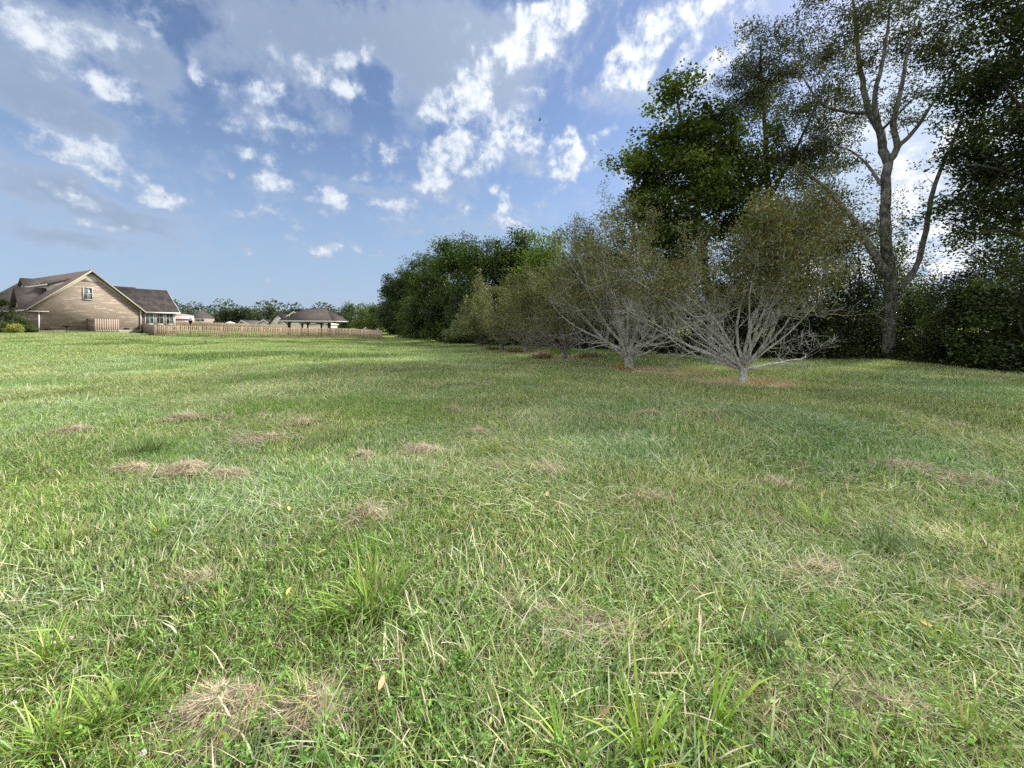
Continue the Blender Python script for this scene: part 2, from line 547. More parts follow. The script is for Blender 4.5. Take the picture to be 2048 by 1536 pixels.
def ground_material():
    m, t = new_mat('field_ground')
    geo = t.n('ShaderNodeNewGeometry')
    pos = geo.outputs['Position']
    flat = t.vmath('MULTIPLY', pos, (1, 1, 0))
    sep = t.n('ShaderNodeSeparateXYZ', {0: pos})
    far = t.maprange(sep.outputs[1], 35.0, 70.0)
    n1 = t.noise(flat, 22.0, 5.0, .7)
    n2 = t.noise(flat, 2.2, 5.0, .65)
    soil = t.mix(n1, (.03, .032, .014, 1), (.10, .095, .048, 1))
    turf = t.mix(t.math('ADD', t.math('MULTIPLY', n1, .5), t.math('MULTIPLY', n2, .5)), (.12, .17, .04, 1), (.29, .34, .11, 1))
    c = t.mix(t.maprange(far, 0, 1, .25, 1.0), soil, turf)
    c = grass_tint(t, pos, c, strength=.8)
    b = t.n('ShaderNodeBsdfPrincipled', {'Base Color': c, 'Roughness': .95, 'Specular IOR Level': .1})
    bn = t.n('ShaderNodeBump', {'Strength': .8, 'Distance': .05, 'Height': n1})
    t.set(b.inputs['Normal'], bn.outputs[0])
    t.n('ShaderNodeOutputMaterial', {0: b.outputs[0]})
    return m


M = {}
M['leaf'] = leaf_mat('leaves')
M['leaf_apple'] = leaf_mat('fruit_tree_leaves', trans=.28, gloss=.06)
M['grass'] = grass_material()
M['ground'] = ground_material()
M['bark_apple'] = bark_mat('pale_lichen_bark', (.20, .20, .192), (.62, .62, .60), 26, (1, 1, .5), .5)
M['bark_gray'] = bark_mat('gray_bark', (.055, .055, .055), (.25, .252, .245), 9, (1, 1, .3), 1.0)
M['bark_old'] = bark_mat('gray_brown_fruit_bark', (.10, .095, .085), (.33, .32, .30), 20, (1, 1, .5), .5)
M['bark_dark'] = bark_mat('dark_bark', (.035, .03, .025), (.10, .09, .075), 14)
M['hay'] = leaf_mat('dry_hay', trans=.2, gloss=.03, wscale=4)

# ------------------------------------------------------------------ ground sheet
def graded(lo, hi, d0, growth, start=0.0):
    out, x, d = [start], start, d0
    while x < hi:
        x += d
        d *= growth
        out.append(x)
    x, d = start, d0
    neg = []
    while x > lo:
        x -= d
        d *= growth
        neg.append(x)
    return np.array(neg[::-1] + out)


gx = graded(-1500, 1500, .22, 1.028)
gy = graded(-60, 2500, .22, 1.026, 3.0)
XX, YY = np.meshgrid(gx, gy)
ZZ = zt(XX, YY)
ny, nx = XX.shape
idx = np.arange(nx * ny).reshape(ny, nx)
fq = np.stack([idx[:-1, :-1], idx[:-1, 1:], idx[1:, 1:], idx[1:, :-1]], -1).reshape(-1, 4)
ground = mesh_obj('ground', np.column_stack([XX.ravel(), YY.ravel(), ZZ.ravel()]), fq, M['ground'], smooth=True)
tag(ground, 'wide mown grass field sloping gently towards the houses', None, None, 'structure')


# ------------------------------------------------------------------ plants: blades, leaves, branches
def blades(base, ang, length, lean, curl, width, col, r, twist=None, seg=3):
    """bent ribbon blades. base (n,3), ang heading, length, lean (0 upright .. 1 lying), width; returns verts, quads, colours"""
    n = len(base)
    h = np.column_stack([np.cos(ang), np.sin(ang), np.zeros(n)])
    tw = ang + np.pi / 2 + (twist if twist is not None else r.normal(0, .5, n))
    s = np.column_stack([np.cos(tw), np.sin(tw), np.zeros(n)])
    V = np.zeros((n, (seg + 1) * 2, 3))
    p = base.copy()
    th = lean * (np.pi / 2)
    for k in range(seg + 1):
        wk = width * (1.0, .95, .75, .12)[k] if seg == 3 else width * (1.0, .8, .12)[k]
        V[:, 2 * k] = p - s * wk[:, None] / 2
        V[:, 2 * k + 1] = p + s * wk[:, None] / 2
        d = np.cos(th)[:, None] * np.array([0, 0, 1.0]) + np.sin(th)[:, None] * h
        p = p + d * (length / seg)[:, None]
        th = th + curl / seg
    V[:, :, 2] = np.maximum(V[:, :, 2], .002)
    b = (np.arange(n) * (seg + 1) * 2)[:, None]
    F = np.concatenate([b + np.array([2 * k, 2 * k + 1, 2 * k + 3, 2 * k + 2]) for k in range(seg)], 1).reshape(-1, 4)
    g = np.linspace(.62, 1.12, seg + 1).repeat(2)
    Cc = np.clip(col[:, None, :] * np.where(True, 1.0, g)[None, :, None], 0, 1)
    Cc = np.broadcast_to(Cc, (n, (seg + 1) * 2, 3))
    return V.reshape(-1, 3), F, Cc.reshape(-1, 3)


def leaf_quads(c, size, aspect, r, col, flat=0.5, axis=None, fold=.18, droop=0.0):
    """rhombic folded leaves centred near c (n,3)"""
    n = len(c)
    a = r.normal(size=(n, 3)) if axis is None else axis + r.normal(0, .35, (n, 3))
    a[:, 2] = a[:, 2] * (1 - flat * .6) - droop
    a /= np.linalg.norm(a, axis=1)[:, None]
    u = r.normal(size=(n, 3)) * (1 - flat) + np.array([0, 0, 1.0]) * flat * 2
    s = np.cross(a, u)
    s /= (np.linalg.norm(s, axis=1)[:, None] + 1e-9)
    nn = np.cross(s, a)
    L = size[:, None]
    W = L * aspect * .5
    V = np.stack([c - a * L * .5, c + s * W + nn * L * fold - a * L * .05, c + a * L * .5, c - s * W + nn * L * fold - a * L * .05], 1)
    b = (np.arange(n) * 4)[:, None]
    F = np.concatenate([b + np.array([0, 1, 2]), b + np.array([0, 2, 3])], 1).reshape(-1, 3)
    return V.reshape(-1, 3), F, np.repeat(col, 4, 0)


def merge(parts):
    vs, fs, cs, n = [], {}, [], 0
    for v, f, c in parts:
        vs.append(v)
        cs.append(c)
        fs.setdefault(f.shape[1], []).append(f + n)
        n += len(v)
    return np.vstack(vs), [np.vstack(x) for x in fs.values()], np.vstack(cs)


def mixcol(n, cols, w, r, var=.18):
    cols = np.array(cols)
    k = r.choice(len(cols), n, p=np.array(w) / sum(w))
    c = cols[k] * (1 + r.normal(0, var, (n, 1)))
    c *= 1 + r.normal(0, .05, (n, 3))
    return np.clip(c, .004, .8)


GREEN, YGREEN, BGREEN, DGREEN, STRAW, PALE = (.225, .325, .088), (.350, .455, .150), (.235, .345, .165), (.070, .115, .033), (.66, .57, .42), (.51, .58, .37)


def patch_pos(n, r, sig=.26, cap=.75):
    p = r.normal(0, sig, (n, 2))
    d = np.linalg.norm(p, axis=1)
    p = p * np.minimum(1, cap / np.maximum(d, 1e-6))[:, None]
    return np.column_stack([p, np.zeros(n)])


def make_patch(kind, seed, lod=0):
    r = np.random.default_rng(seed)
    parts = []
    if kind == 'mown':
        n = 620
        b = patch_pos(n, r)
        L = r.uniform(.035, .105, n)
        parts.append(blades(b, r.uniform(0, 6.28, n), L, r.uniform(.05, .6, n), r.uniform(.1, 1.2, n), r.uniform(.0042, .0105, n),
                            mixcol(n, [GREEN, YGREEN, BGREEN, STRAW, PALE, DGREEN], [28, 24, 13, 11, 16, 12], r), r, seg=2))
        n = 60
        b = patch_pos(n, r)
        b[:, 2] = r.uniform(.005, .04, n)
        parts.append(blades(b, r.uniform(0, 6.28, n), r.uniform(.05, .14, n), r.uniform(.8, 1.05, n), r.uniform(-.2, .3, n), r.uniform(.002, .004, n),
                            mixcol(n, [STRAW, PALE], [60, 40], r), r, seg=2))
    elif kind == 'matted':
        n = 460
        b = patch_pos(n, r)
        b[:, 2] = r.uniform(0, .05, n)
        main = r.uniform(0, 6.28)
        parts.append(blades(b, main + r.normal(0, .7, n), r.uniform(.06, .17, n), r.uniform(.55, 1.0, n), r.uniform(.1, .9, n), r.uniform(.003, .0065, n),
                            mixcol(n, [PALE, BGREEN, GREEN, STRAW, YGREEN], [26, 26, 24, 14, 16], r), r))
    elif kind == 'weeds':
        # low broad-leaved cover: little stems, each with whorls of pointed leaves
        n = 60
        b = patch_pos(n, r)
        for k in range(6):
            a = r.uniform(0, 6.28, n)
            up = r.uniform(.01, .075, n)
            off = r.uniform(.006, .022, n)
            c = b + np.column_stack([np.cos(a) * off, np.sin(a) * off, up])
            ax = np.column_stack([np.cos(a), np.sin(a), r.uniform(.1, .7, n)])
            parts.append(leaf_quads(c, r.uniform(.016, .034, n), .36, r, mixcol(n, [(.15, .32, .06), (.24, .42, .10), (.09, .19, .04)], [4, 3, 3], r), flat=.7, axis=ax, fold=.1))
        n = 330
        b = patch_pos(n, r)
        parts.append(blades(b, r.uniform(0, 6.28, n), r.uniform(.05, .13, n), r.uniform(.05, .7, n), r.uniform(.1, 1.2, n), r.uniform(.0025, .005, n),
                            mixcol(n, [GREEN, YGREEN, PALE, STRAW], [4, 3, 2, 2], r), r, seg=2))
    elif kind == 'tall':
        n = 190
        b = patch_pos(n, r, .16)
        parts.append(blades(b, r.uniform(0, 6.28, n), r.uniform(.10, .23, n), r.uniform(.0, .45, n), r.uniform(.3, 1.4, n), r.uniform(.004, .008, n),
                            mixcol(n, [(.20, .38, .06), (.28, .45, .085), BGREEN], [5, 4, 2], r), r))
    elif kind == 'straw':
        n = 420
        b = patch_pos(n, r, .15)
        b[:, 2] = r.uniform(0, .05, n) * np.exp(-(np.linalg.norm(b[:, :2], axis=1) / .2) ** 2)
        parts.append(blades(b, r.uniform(0, 6.28, n), r.uniform(.05, .16, n), r.uniform(.75, 1.1, n), r.uniform(-.5, .6, n), r.uniform(.0016, .003, n),
                            mixcol(n, [(.42, .33, .21), (.33, .26, .17), (.52, .43, .29), (.2, .15, .10)], [4, 3, 2, 2], r), r))
    elif kind == 'far':
        n = 520
        b = patch_pos(n, r, .55, 1.5)
        parts.append(blades(b, r.uniform(0, 6.28, n), r.uniform(.05, .13, n), r.uniform(.05, .6, n), r.uniform(.1, 1.0, n), r.uniform(.010, .020, n),
                            mixcol(n, [GREEN, YGREEN, BGREEN, STRAW, PALE], [32, 32, 12, 6, 18], r), r, seg=2))
    elif kind == 'clod':
        n = 520
        b = patch_pos(n, r, .45, 1.2)
        parts.append(blades(b, r.uniform(0, 6.28, n), r.uniform(.10, .20, n), r.uniform(.05, .5, n), r.uniform(.1, 1.0, n), r.uniform(.010, .018, n),
                            mixcol(n, [GREEN, DGREEN, BGREEN], [3, 3, 2], r), r, seg=2))
    v, f, c = merge(parts)
    return v, f, c


def build_grass():
    src = bpy.data.collections.new('grass_patches')       # instanced by the node group, never linked to the scene
    kinds = [('mown', 1), ('mown', 2), ('mown', 3), ('matted', 4), ('matted', 5), ('weeds', 6), ('weeds', 7), ('tall', 8), ('tall', 9),
             ('straw', 10), ('straw', 11), ('far', 12), ('far', 13), ('clod', 14)]
    for i, (k, s) in enumerate(kinds):
        v, f, c = make_patch(k, 100 + s)
        o = mesh_obj('turf_%02d_%s' % (i, k), v, f, M['grass'], col=c, link=False)
        src.objects.link(o)
    r = np.random.default_rng(11)
    pts, ids, scl = [], [], []

    def emit(y0, y1, step, chooser, sc, side=1.45, back=False):
        xs = []
        y = y0
        while y < y1:
            w = side * y + 1.2
            k = int(2 * w / step) + 1
            x = np.linspace(-w, w, k)
            x = x + r.uniform(-.5, .5, k) * step
            yy = y + r.uniform(-.5, .5, k) * step
            xs.append(np.column_stack([x, yy]))
            y += step
        p = np.vstack(xs)
        idn, s = chooser(p)
        keep = idn >= 0
        p, idn, s = p[keep], idn[keep], s[keep]
        pts.append(np.column_stack([p, zt(p[:, 0], p[:, 1])]))
        ids.append(idn)
        scl.append(s * sc)

    def ring_mask(p):
        m = np.zeros(len(p))
        for (x, y, rx, ry) in RINGS:
            m = np.maximum(m, 1.2 - np.hypot((p[:, 0] - x) / rx, (p[:, 1] - y) / ry))
        return m

    def ch_base(p):
        n = len(p)
        a = .5 * vnoise(p[:, 0] * .8 + 3, p[:, 1] * .8 + 8) + .5 * vnoise(p[:, 0] * 2.3 + 3, p[:, 1] * 2.3 + 8) + r.normal(0, .13, n)
        b = .6 * vnoise(p[:, 0] * .7 + 20, p[:, 1] * .7) + .4 * vnoise(p[:, 0] * 2.1 + 20, p[:, 1] * 2.1) + r.normal(0, .10, n)
        near = np.clip(2.2 - p[:, 1] / 2.0, 0, 1.8)
        idn = r.integers(0, 3, n)
        idn = np.where(a > .52, r.integers(3, 5, n), idn)
        idn = np.where(b + .10 * near - .12 * sstep(.8, 2.0, p[:, 0]) > .62, r.integers(5, 7, n), idn)
        rm = ring_mask(p)
        drop = (rm > .3) & (r.random(n) < .35)
        idn = np.where(drop, -1, idn)
        s = r.uniform(.8, 1.25, n) * np.where(rm > .2, .55, 1) * np.clip(.7 + .6 * vnoise(p[:, 0] * .7, p[:, 1] * .7 + 40), .7, 1.25)
        return idn, s
    emit(.7, 9, .235, ch_base, 1.0)
    emit(9, 17, .32, ch_base, 1.15)

    def ch_tall(p):
        n = len(p)
        a = vnoise(p[:, 0] * .8 + 50, p[:, 1] * .8 + 9)
        ok = (r.random(n) < np.clip((a - .42) * 1.2, 0.03, .45) * np.clip(p[:, 1] / 2.5, .4, 1)) & (ring_mask(p) < .1)
        return np.where(ok, r.integers(7, 9, n), -1), r.uniform(.30, .65, n)
    emit(.8, 14, .38, ch_tall, 1.0)

    def ch_straw(p):
        n = len(p)
        a = vnoise(p[:, 0] * .42 + 10, p[:, 1] * 1.0 + 30)
        a = .6 * a + .4 * vnoise(p[:, 0] * 2.3 + 1, p[:, 1] * 2.9 + 3)
        ok = r.random(n) < np.clip((a - .50) * 1.6, 0.012, .55)
        return np.where(ok, r.integers(9, 11, n), -1), r.uniform(.4, 1.1, n)
    emit(1.0, 20, .34, ch_straw, 1.0)

    def ch_far(p):
        n = len(p)
        a = vnoise(p[:, 0] * .35 + 3, p[:, 1] * .35 + 8) + r.normal(0, .1, n)
        idn = np.where(a > .80, 13, r.integers(11, 13, n))
        rm = ring_mask(p)
        idn = np.where((rm > .2) & (r.random(n) < .5), -1, idn)
        return idn, r.uniform(.7, 1.15, n) * np.where(rm > .2, .6, 1)
    emit(16, 34, .75, ch_far, 1.0)
    emit(34, 72, 1.35, ch_far, 1.15)
    p = np.vstack(pts)
    me = bpy.data.meshes.new('grass')
    me.vertices.add(len(p))
    me.vertices.foreach_set('co', p.astype(np.float32).ravel())
    a = me.attributes.new('pick', 'INT', 'POINT')
    a.data.foreach_set('value', np.concatenate(ids).astype(np.int32))
    a = me.attributes.new('size', 'FLOAT', 'POINT')
    a.data.foreach_set('value', np.concatenate(scl).astype(np.float32))
    a = me.attributes.new('turn', 'FLOAT', 'POINT')
    a.data.foreach_set('value', r.uniform(0, 6.28, len(p)).astype(np.float32))
    me.materials.append(M['grass'])
    o = bpy.data.objects.new('grass', me)
    COL.objects.link(o)
    tag(o, 'mown green grass with matted blades and low weeds', 'grass', None, 'stuff')
    ng = bpy.data.node_groups.new('scatter_grass', 'GeometryNodeTree')
    ng.interface.new_socket('Geometry', in_out='INPUT', socket_type='NodeSocketGeometry')
    ng.interface.new_socket('Geometry', in_out='OUTPUT', socket_type='NodeSocketGeometry')
    N = ng.nodes
    gi, go = N.new('NodeGroupInput'), N.new('NodeGroupOutput')
    iop = N.new('GeometryNodeInstanceOnPoints')
    ci = N.new('GeometryNodeCollectionInfo')
    ci.inputs['Collection'].default_value = src
    ci.inputs['Separate Children'].default_value = True
    ci.inputs['Reset Children'].default_value = True

    def attr(name, typ):
        nd = N.new('GeometryNodeInputNamedAttribute')
        nd.data_type = typ
        nd.inputs[0].default_value = name
        return nd.outputs[0]
    cx = N.new('ShaderNodeCombineXYZ')
    L = ng.links.new
    L(attr('turn', 'FLOAT'), cx.inputs[2])
    L(gi.outputs[0], iop.inputs['Points'])
    L(ci.outputs[0], iop.inputs['Instance'])
    iop.inputs['Pick Instance'].default_value = True
    L(attr('pick', 'INT'), iop.inputs['Instance Index'])
    e2r = N.new('FunctionNodeEulerToRotation')
    L(cx.outputs[0], e2r.inputs[0])
    L(e2r.outputs[0], iop.inputs['Rotation'])
    L(attr('size', 'FLOAT'), iop.inputs['Scale'])
    L(iop.outputs[0], go.inputs[0])
    md = o.modifiers.new('scatter', 'NODES')
    md.node_group = ng
    print('grass patches', len(p))
    return o


build_grass()


def tubes(polys, k=5):
    """polys: list of (pts (n,3), radii (n,)); returns verts, quads"""
    V, F, n = [], [], 0
    for pts, rad in polys:
        pts = np.asarray(pts, float)
        m = len(pts)
        kk = k if rad[0] > .02 else 3
        if rad[0] > .09:
            kk = max(k, 10)
        d = np.gradient(pts, axis=0)
        d /= (np.linalg.norm(d, axis=1)[:, None] + 1e-9)
        ref = np.array([0.31, 0.17, 0.93]) if abs(d[0, 2]) < .9 else np.array([1.0, 0.1, 0.0])
        s = np.cross(d, ref)
        s /= (np.linalg.norm(s, axis=1)[:, None] + 1e-9)
        u = np.cross(s, d)
        a = np.arange(kk) * 2 * np.pi / kk
        ring = pts[:, None, :] + (s[:, None, :] * np.cos(a)[None, :, None] + u[:, None, :] * np.sin(a)[None, :, None]) * np.asarray(rad)[:, None, None]
        V.append(ring.reshape(-1, 3))
        i = np.arange(kk)
        j = (i + 1) % kk
        for q in range(m - 1):
            F.append(np.column_stack([n + q * kk + i, n + q * kk + j, n + (q + 1) * kk + j, n + (q + 1) * kk + i]))
        n += m * kk
    return np.vstack(V), np.vstack(F)


def smooth_line(pts, step=.35, wob=.0, r=None):
    """Catmull-Rom through the control points"""
    pts = np.asarray(pts, float)
    if len(pts) < 3:
        n = max(2, int(np.linalg.norm(pts[-1] - pts[0]) / step) + 1)
        out = pts[0] + (pts[-1] - pts[0]) * np.linspace(0, 1, n)[:, None]
    else:
        q = np.vstack([2 * pts[0] - pts[1], pts, 2 * pts[-1] - pts[-2]])
        out = []
        for i in range(1, len(q) - 2):
            n = max(2, int(np.linalg.norm(q[i + 1] - q[i]) / step) + 1)
            for t in np.linspace(0, 1, n, endpoint=False):
                out.append(.5 * (2 * q[i] + (q[i + 1] - q[i - 1]) * t + (2 * q[i - 1] - 5 * q[i] + 4 * q[i + 1] - q[i + 2]) * t * t
                                 + (3 * q[i] - q[i - 1] - 3 * q[i + 1] + q[i + 2]) * t ** 3))
        out.append(q[-2])
        out = np.array(out)
    if wob and r is not None:
        out[1:] += r.normal(0, wob, out[1:].shape)
    return out


def lobes_points(lobes, n, r, shell=.55):
    """points inside a set of ellipsoids, biased to the outside. lobes: (cx,cy,cz,rx,ry,rz)"""
    lobes = np.array(lobes, float)
    vol = (lobes[:, 3] * lobes[:, 4] * lobes[:, 5]) ** .72
    k = r.choice(len(lobes), n, p=vol / vol.sum())
    d = r.normal(size=(n, 3))
    d /= np.linalg.norm(d, axis=1)[:, None]
    rad = np.clip(r.uniform(shell ** 3, 1.0, n) ** (1 / 3), 0, 1)
    return lobes[k, :3] + d * lobes[k, 3:] * rad[:, None], d


def grow(trunks, tips, r, base_r, twig=.006, wob=.05, step=.6, gnarl=.12, attach=.7):
    """connect the tips to the trunk lines by branching limbs. trunks: list of point arrays with radii"""
    nodes = [np.vstack([t[0] for t in trunks])]
    nrad = [np.concatenate([t[1] for t in trunks])]
    allp, allr = nodes[0].copy(), nrad[0].copy()
    base = allp[0]
    order = np.argsort(np.linalg.norm(tips - base, axis=1) + r.normal(0, .5, len(tips)))
    polys = []
    for i in order:
        t = tips[i]
        d = np.linalg.norm(allp - t, axis=1)
        # prefer nodes lower than the tip and nearer to the trunk base
        cost = d + attach * np.maximum(0, allp[:, 2] - t[2] + .35 * d) + .05 * np.linalg.norm(allp - base, axis=1)
        j = int(np.argmin(cost))
        p0, L = allp[j], d[j]
        n = max(3, int(L / step) + 2)
        s = np.linspace(0, 1, n)[:, None]
        line = p0 + (t - p0) * s
        line = line + np.array([0, 0, 1.0]) * (np.sin(s * np.pi) * L * r.uniform(-.02, .16))
        line[1:-1] += r.normal(0, gnarl * L / n, line[1:-1].shape)
        r0 = min(allr[j] * .72, twig + .018 * L ** 1.25)
        rad = np.linspace(r0, twig * .6, n)
        polys.append((line, rad))
        allp = np.vstack([allp, line[1:]])
        allr = np.concatenate([allr, rad[1:]])
    return polys


LEAFY = {}


def make_tree(name, label, cat, base, trunks, lobes, ntips, nleaf, lsize, lcol, bark, r, aspect=.5, spread=.42, group=None, shell=.5,
              flat=.4, droop=.0, twig=.007, leafmat='leaf', trunk_r=.2, cvar=.22, zmin=None, hang=0.0, gnarl=.12, lw=None, bough=.26, nper=9):
    """trunks: list of (control points world, r0, r1)"""
    base = np.array(base, float)
    root = empty(name, base, label, cat, group)
    tl = []
    for pts, r0, r1 in trunks:
        ln = smooth_line(np.array(pts, float), .5, r0 * .08, r)
        rad = np.linspace(r0, r1, len(ln))
        tl.append((ln, rad))
    # flare at the foot of the first stem
    tl[0][1][0] *= 1.3
    nb_ = max(12, ntips // nper)
    cen, dirs = lobes_points(lobes, nb_, r, shell)
    lob = np.array(lobes, float)
    sg_ = bough * float(np.mean(lob[:, 3:]))
    kb = r.integers(0, nb_, ntips)
    tips = cen[kb] + r.normal(0, 1, (ntips, 3)) * sg_ * np.array([1, 1, .55])
    free = r.random(ntips) < .18
    tips[free] = lobes_points(lobes, int(free.sum()), r, shell)[0]
    if zmin is not None:
        tips[:, 2] = np.maximum(tips[:, 2], zmin + r.uniform(0, .3, len(tips)))
    polys = grow(tl, tips, r, trunk_r, twig=twig, gnarl=gnarl)
    V, F = tubes(tl + polys)
    mesh_obj('trunk', to_local(V, root), F, bark, root, smooth=True)
    # leaves round the tips, in little sprays
    k = r.integers(0, ntips, nleaf)
    cvec = r.normal(0, 1, (ntips, 3)) * .0
    off = r.normal(0, spread, (nleaf, 3)) * np.array([1, 1, .75])
    lens = np.linalg.norm(off, axis=1)
    off *= np.minimum(1, 2.2 * spread / np.maximum(lens, 1e-6))[:, None]
    c = tips[k] + off
    c[:, 2] -= hang * np.abs(r.normal(0, 1, nleaf))
    if zmin is not None:
        c[:, 2] = np.maximum(c[:, 2], zmin)
    cl = (1 + r.normal(0, cvar * .7, ntips)) * (1 + r.normal(0, cvar, nb_))[kb]
    ch = r.choice(len(lcol), ntips, p=np.array(lw) / sum(lw) if lw else None)
    col = np.array(lcol)[ch][k]
    swap = r.random(nleaf) < .35
    col = np.where(swap[:, None], np.array(lcol)[r.integers(0, len(lcol), nleaf)], col)
    col = col * np.clip(cl[k], .5, 1.7)[:, None] * (1 + r.normal(0, .15, (nleaf, 1)))
    v, f, cc = leaf_quads(c, lsize * r.uniform(.65, 1.3, nleaf), aspect, r, np.clip(col, .004, .7), flat=flat, droop=droop)
    mesh_obj('crown', to_local(v, root), f, M[leafmat], root, col=cc)
    return root


def W(px, py, Y):
    return P(px, py, Y)


def lobe(px, py, Y, rpx, rpz, ry=None):
    """ellipsoid seen at a pixel, radii in photo pixels"""
    c = P(px, py, Y)
    rx = rpx * Y / FPX
    return (c[0], c[1], c[2], rx, ry if ry is not None else rx * .9, rpz * Y / FPX)


# ---- the row of pale-barked fruit trees -------------------------------------------------
def fruit_tree(px, py, H, spread, label, seed, nlimb=9, lowlimbs=(), dome=0, leafn=6000, leafz=2.2, lcol=None, left=1.0, right=1.0, dens=1.0, bark=None, fork=.5, r0=.13, lsz=.055):
    r = np.random.default_rng(seed)
    b = G(px, py)
    b[2] = float(zt(b[0], b[1])) - .03
    root = empty('fruit_tree', b, label, 'tree', 'row of pale barked fruit trees along the field edge')
    polys, tipsl, tdirs = [], [], []
    f = b + np.array([r.normal(0, .03), r.normal(0, .03), fork])
    polys.append((np.array([b, b + (0, 0, .12), b + (f - b) * .55, f]), np.array([r0 * 1.35, r0 * 1.05, r0 * .98, r0 * 1.0])))

    def limb(p, d, L, rad, lvl):
        n = {0: 9, 1: 6, 2: 4, 3: 3}[lvl]
        pts = [p]
        d = d / np.linalg.norm(d)
        bend = r.normal(0, .10, 3)
        bend[2] = abs(bend[2]) * .6
        for i in range(n):
            up = (.03 if lvl == 0 else .045) * (1 if r.random() < .8 else -1)
            d = d + r.normal(0, .12 + .04 * lvl, 3) + bend * (.42 if lvl == 0 else .5) + np.array([0, 0, up])
            d /= np.linalg.norm(d)
            q = pts[-1] + d * L / n
            zg = b[2] + .25
            if q[2] < zg:
                q[2] = zg
            pts.append(q)
        pts = np.array(pts)
        rr = rad * (1 - np.linspace(0, 1, n + 1) ** .8 * .90)
        polys.append((pts, np.maximum(rr, .0035)))
        if lvl >= 2:
            for q in pts[1:]:
                tipsl.append(q)
                tdirs.append(d)
        if lvl < 3:
            nch = {0: int(10 * dens), 1: int(6 * dens), 2: 2}[lvl]
            for c in range(nch):
                tt = r.uniform(.18 if lvl == 0 else .12, .98)
                i = min(n - 1, int(tt * n))
                q = pts[i] + (pts[i + 1] - pts[i]) * (tt * n - i)
                dd = pts[i + 1] - pts[i]
                dd /= np.linalg.norm(dd)
                o = r.normal(size=3)
                o -= dd * o.dot(dd)
                o /= np.linalg.norm(o)
                nd = dd * r.uniform(.45, .9) + o * r.uniform(.5, .95) + np.array([0, 0, .12])
                limb(q, nd, L * (1 - tt * .45) * {0: r.uniform(.28, .52), 1: r.uniform(.35, .6), 2: r.uniform(.4, .7)}[lvl], max(rr[i] * .5, .004), lvl + 1)
    for k in range(nlimb):
        a = 2 * math.pi * (k + r.uniform(-.3, .3)) / nlimb
        el = math.radians((38, 60, 78, 48, 68)[k % 5] + r.uniform(-7, 7))
        d = np.array([math.cos(a) * math.cos(el), math.sin(a) * math.cos(el), math.sin(el)])
        hz = spread * (left if d[0] < 0 else right)
        L = 1.0 / math.sqrt((math.cos(el) / hz) ** 2 + (math.sin(el) / (H - fork)) ** 2)
        limb(f + np.array([0, 0, r.uniform(-.18, .1)]), d, L * r.uniform(.72, .98), r0 * r.uniform(.30, .54), 0)
    lowlimbs = list(lowlimbs) + [(360 * (i_ + r.uniform(-.3, .3)) / max(1, dome), r.uniform(18, 34), spread * r.uniform(.75, .95), r0 * .28) for i_ in range(dome)]
    for (a, el, L, rad) in lowlimbs:
        a, el = math.radians(a), math.radians(el)
        limb(f + np.array([0, 0, -.1]), np.array([math.cos(a) * math.cos(el), math.sin(a) * math.cos(el), math.sin(el)]), L, rad, 0)
    V, F = tubes(polys, 6)
    mesh_obj('trunk', to_local(V, root), F, bark or M['bark_apple'], root, smooth=True)
    T = np.array(tipsl)
    D = np.array(tdirs)
    zr = T[:, 2] - b[2]
    rho = np.hypot(T[:, 0] - b[0], T[:, 1] - b[1]) / spread
    w = np.clip((zr - leafz - .25 * np.maximum(0, rho - .6) + .9 * vnoise(T[:, 0] * 1.3 + seed, T[:, 1] * 1.3 + T[:, 2])) / 1.1, 0.004, 1) * (.5 + vnoise(T[:, 0] * .8 + 9, T[:, 2] * .9 + seed))
    k = r.choice(len(T), leafn, p=w / w.sum())
    c = T[k] + r.normal(0, .11, (leafn, 3))
    lcol = lcol or [(.13, .150, .040), (.18, .165, .045), (.09, .12, .033), (.25, .22, .075), (.17, .10, .04)]
    col = mixcol(leafn, lcol, [5, 3, 5, 2, 1][:len(lcol)], r, .25)
    v, f_, cc = leaf_quads(c, lsz * r.uniform(.7, 1.35, leafn), .46, r, col, flat=.25, axis=D[k] * .8, droop=.1)
    mesh_obj('crown', to_local(v, root), f_, M['leaf_apple'], root, col=cc)
    return root


fruit_tree(1485, 766, 5.9, 4.2, 'nearest pale barked fruit tree, bare spreading lower limbs above a reddish dead grass ring', 27, nlimb=14,
           lowlimbs=((4, 12, 4.3, .040), (178, 20, 3.9, .04), (160, 22, 3.8, .04), (200, 22, 3.6, .04), (215, 30, 3.4, .04), (120, 32, 3.3, .04), (330, 30, 3.2, .035)), leafn=25000, leafz=2.45, lsz=.078, r0=.105)
fruit_tree(1258, 737, 8.0, 3.7, 'second fruit tree from the front, taller, orange flowering weeds at its foot', 22, nlimb=12, dome=5, leafn=31000, leafz=2.15, r0=.15,
           lowlimbs=((185, 30, 3.6, .045), (5, 30, 3.2, .04), (150, 38, 3.4, .045)), lsz=.065)
fruit_tree(1128, 717, 5.9, 4.2, 'third fruit tree from the front with a dark short trunk among brown weeds', 23, nlimb=11, dome=8, leafn=33000, leafz=1.35, r0=.14, lsz=.08, bark=M['bark_old'],
           lowlimbs=((180, 28, 3.6, .05),))
fruit_tree(1052, 705, 5.5, 4.4, 'fourth fruit tree from the front, gray forked stems spreading low', 24, nlimb=11, dome=8, leafn=34000, leafz=1.05, r0=.14, bark=M['bark_old'], lsz=.085,
           lcol=[(.14, .165, .045), (.18, .17, .05), (.10, .13, .035), (.24, .22, .08), (.14, .10, .035)])
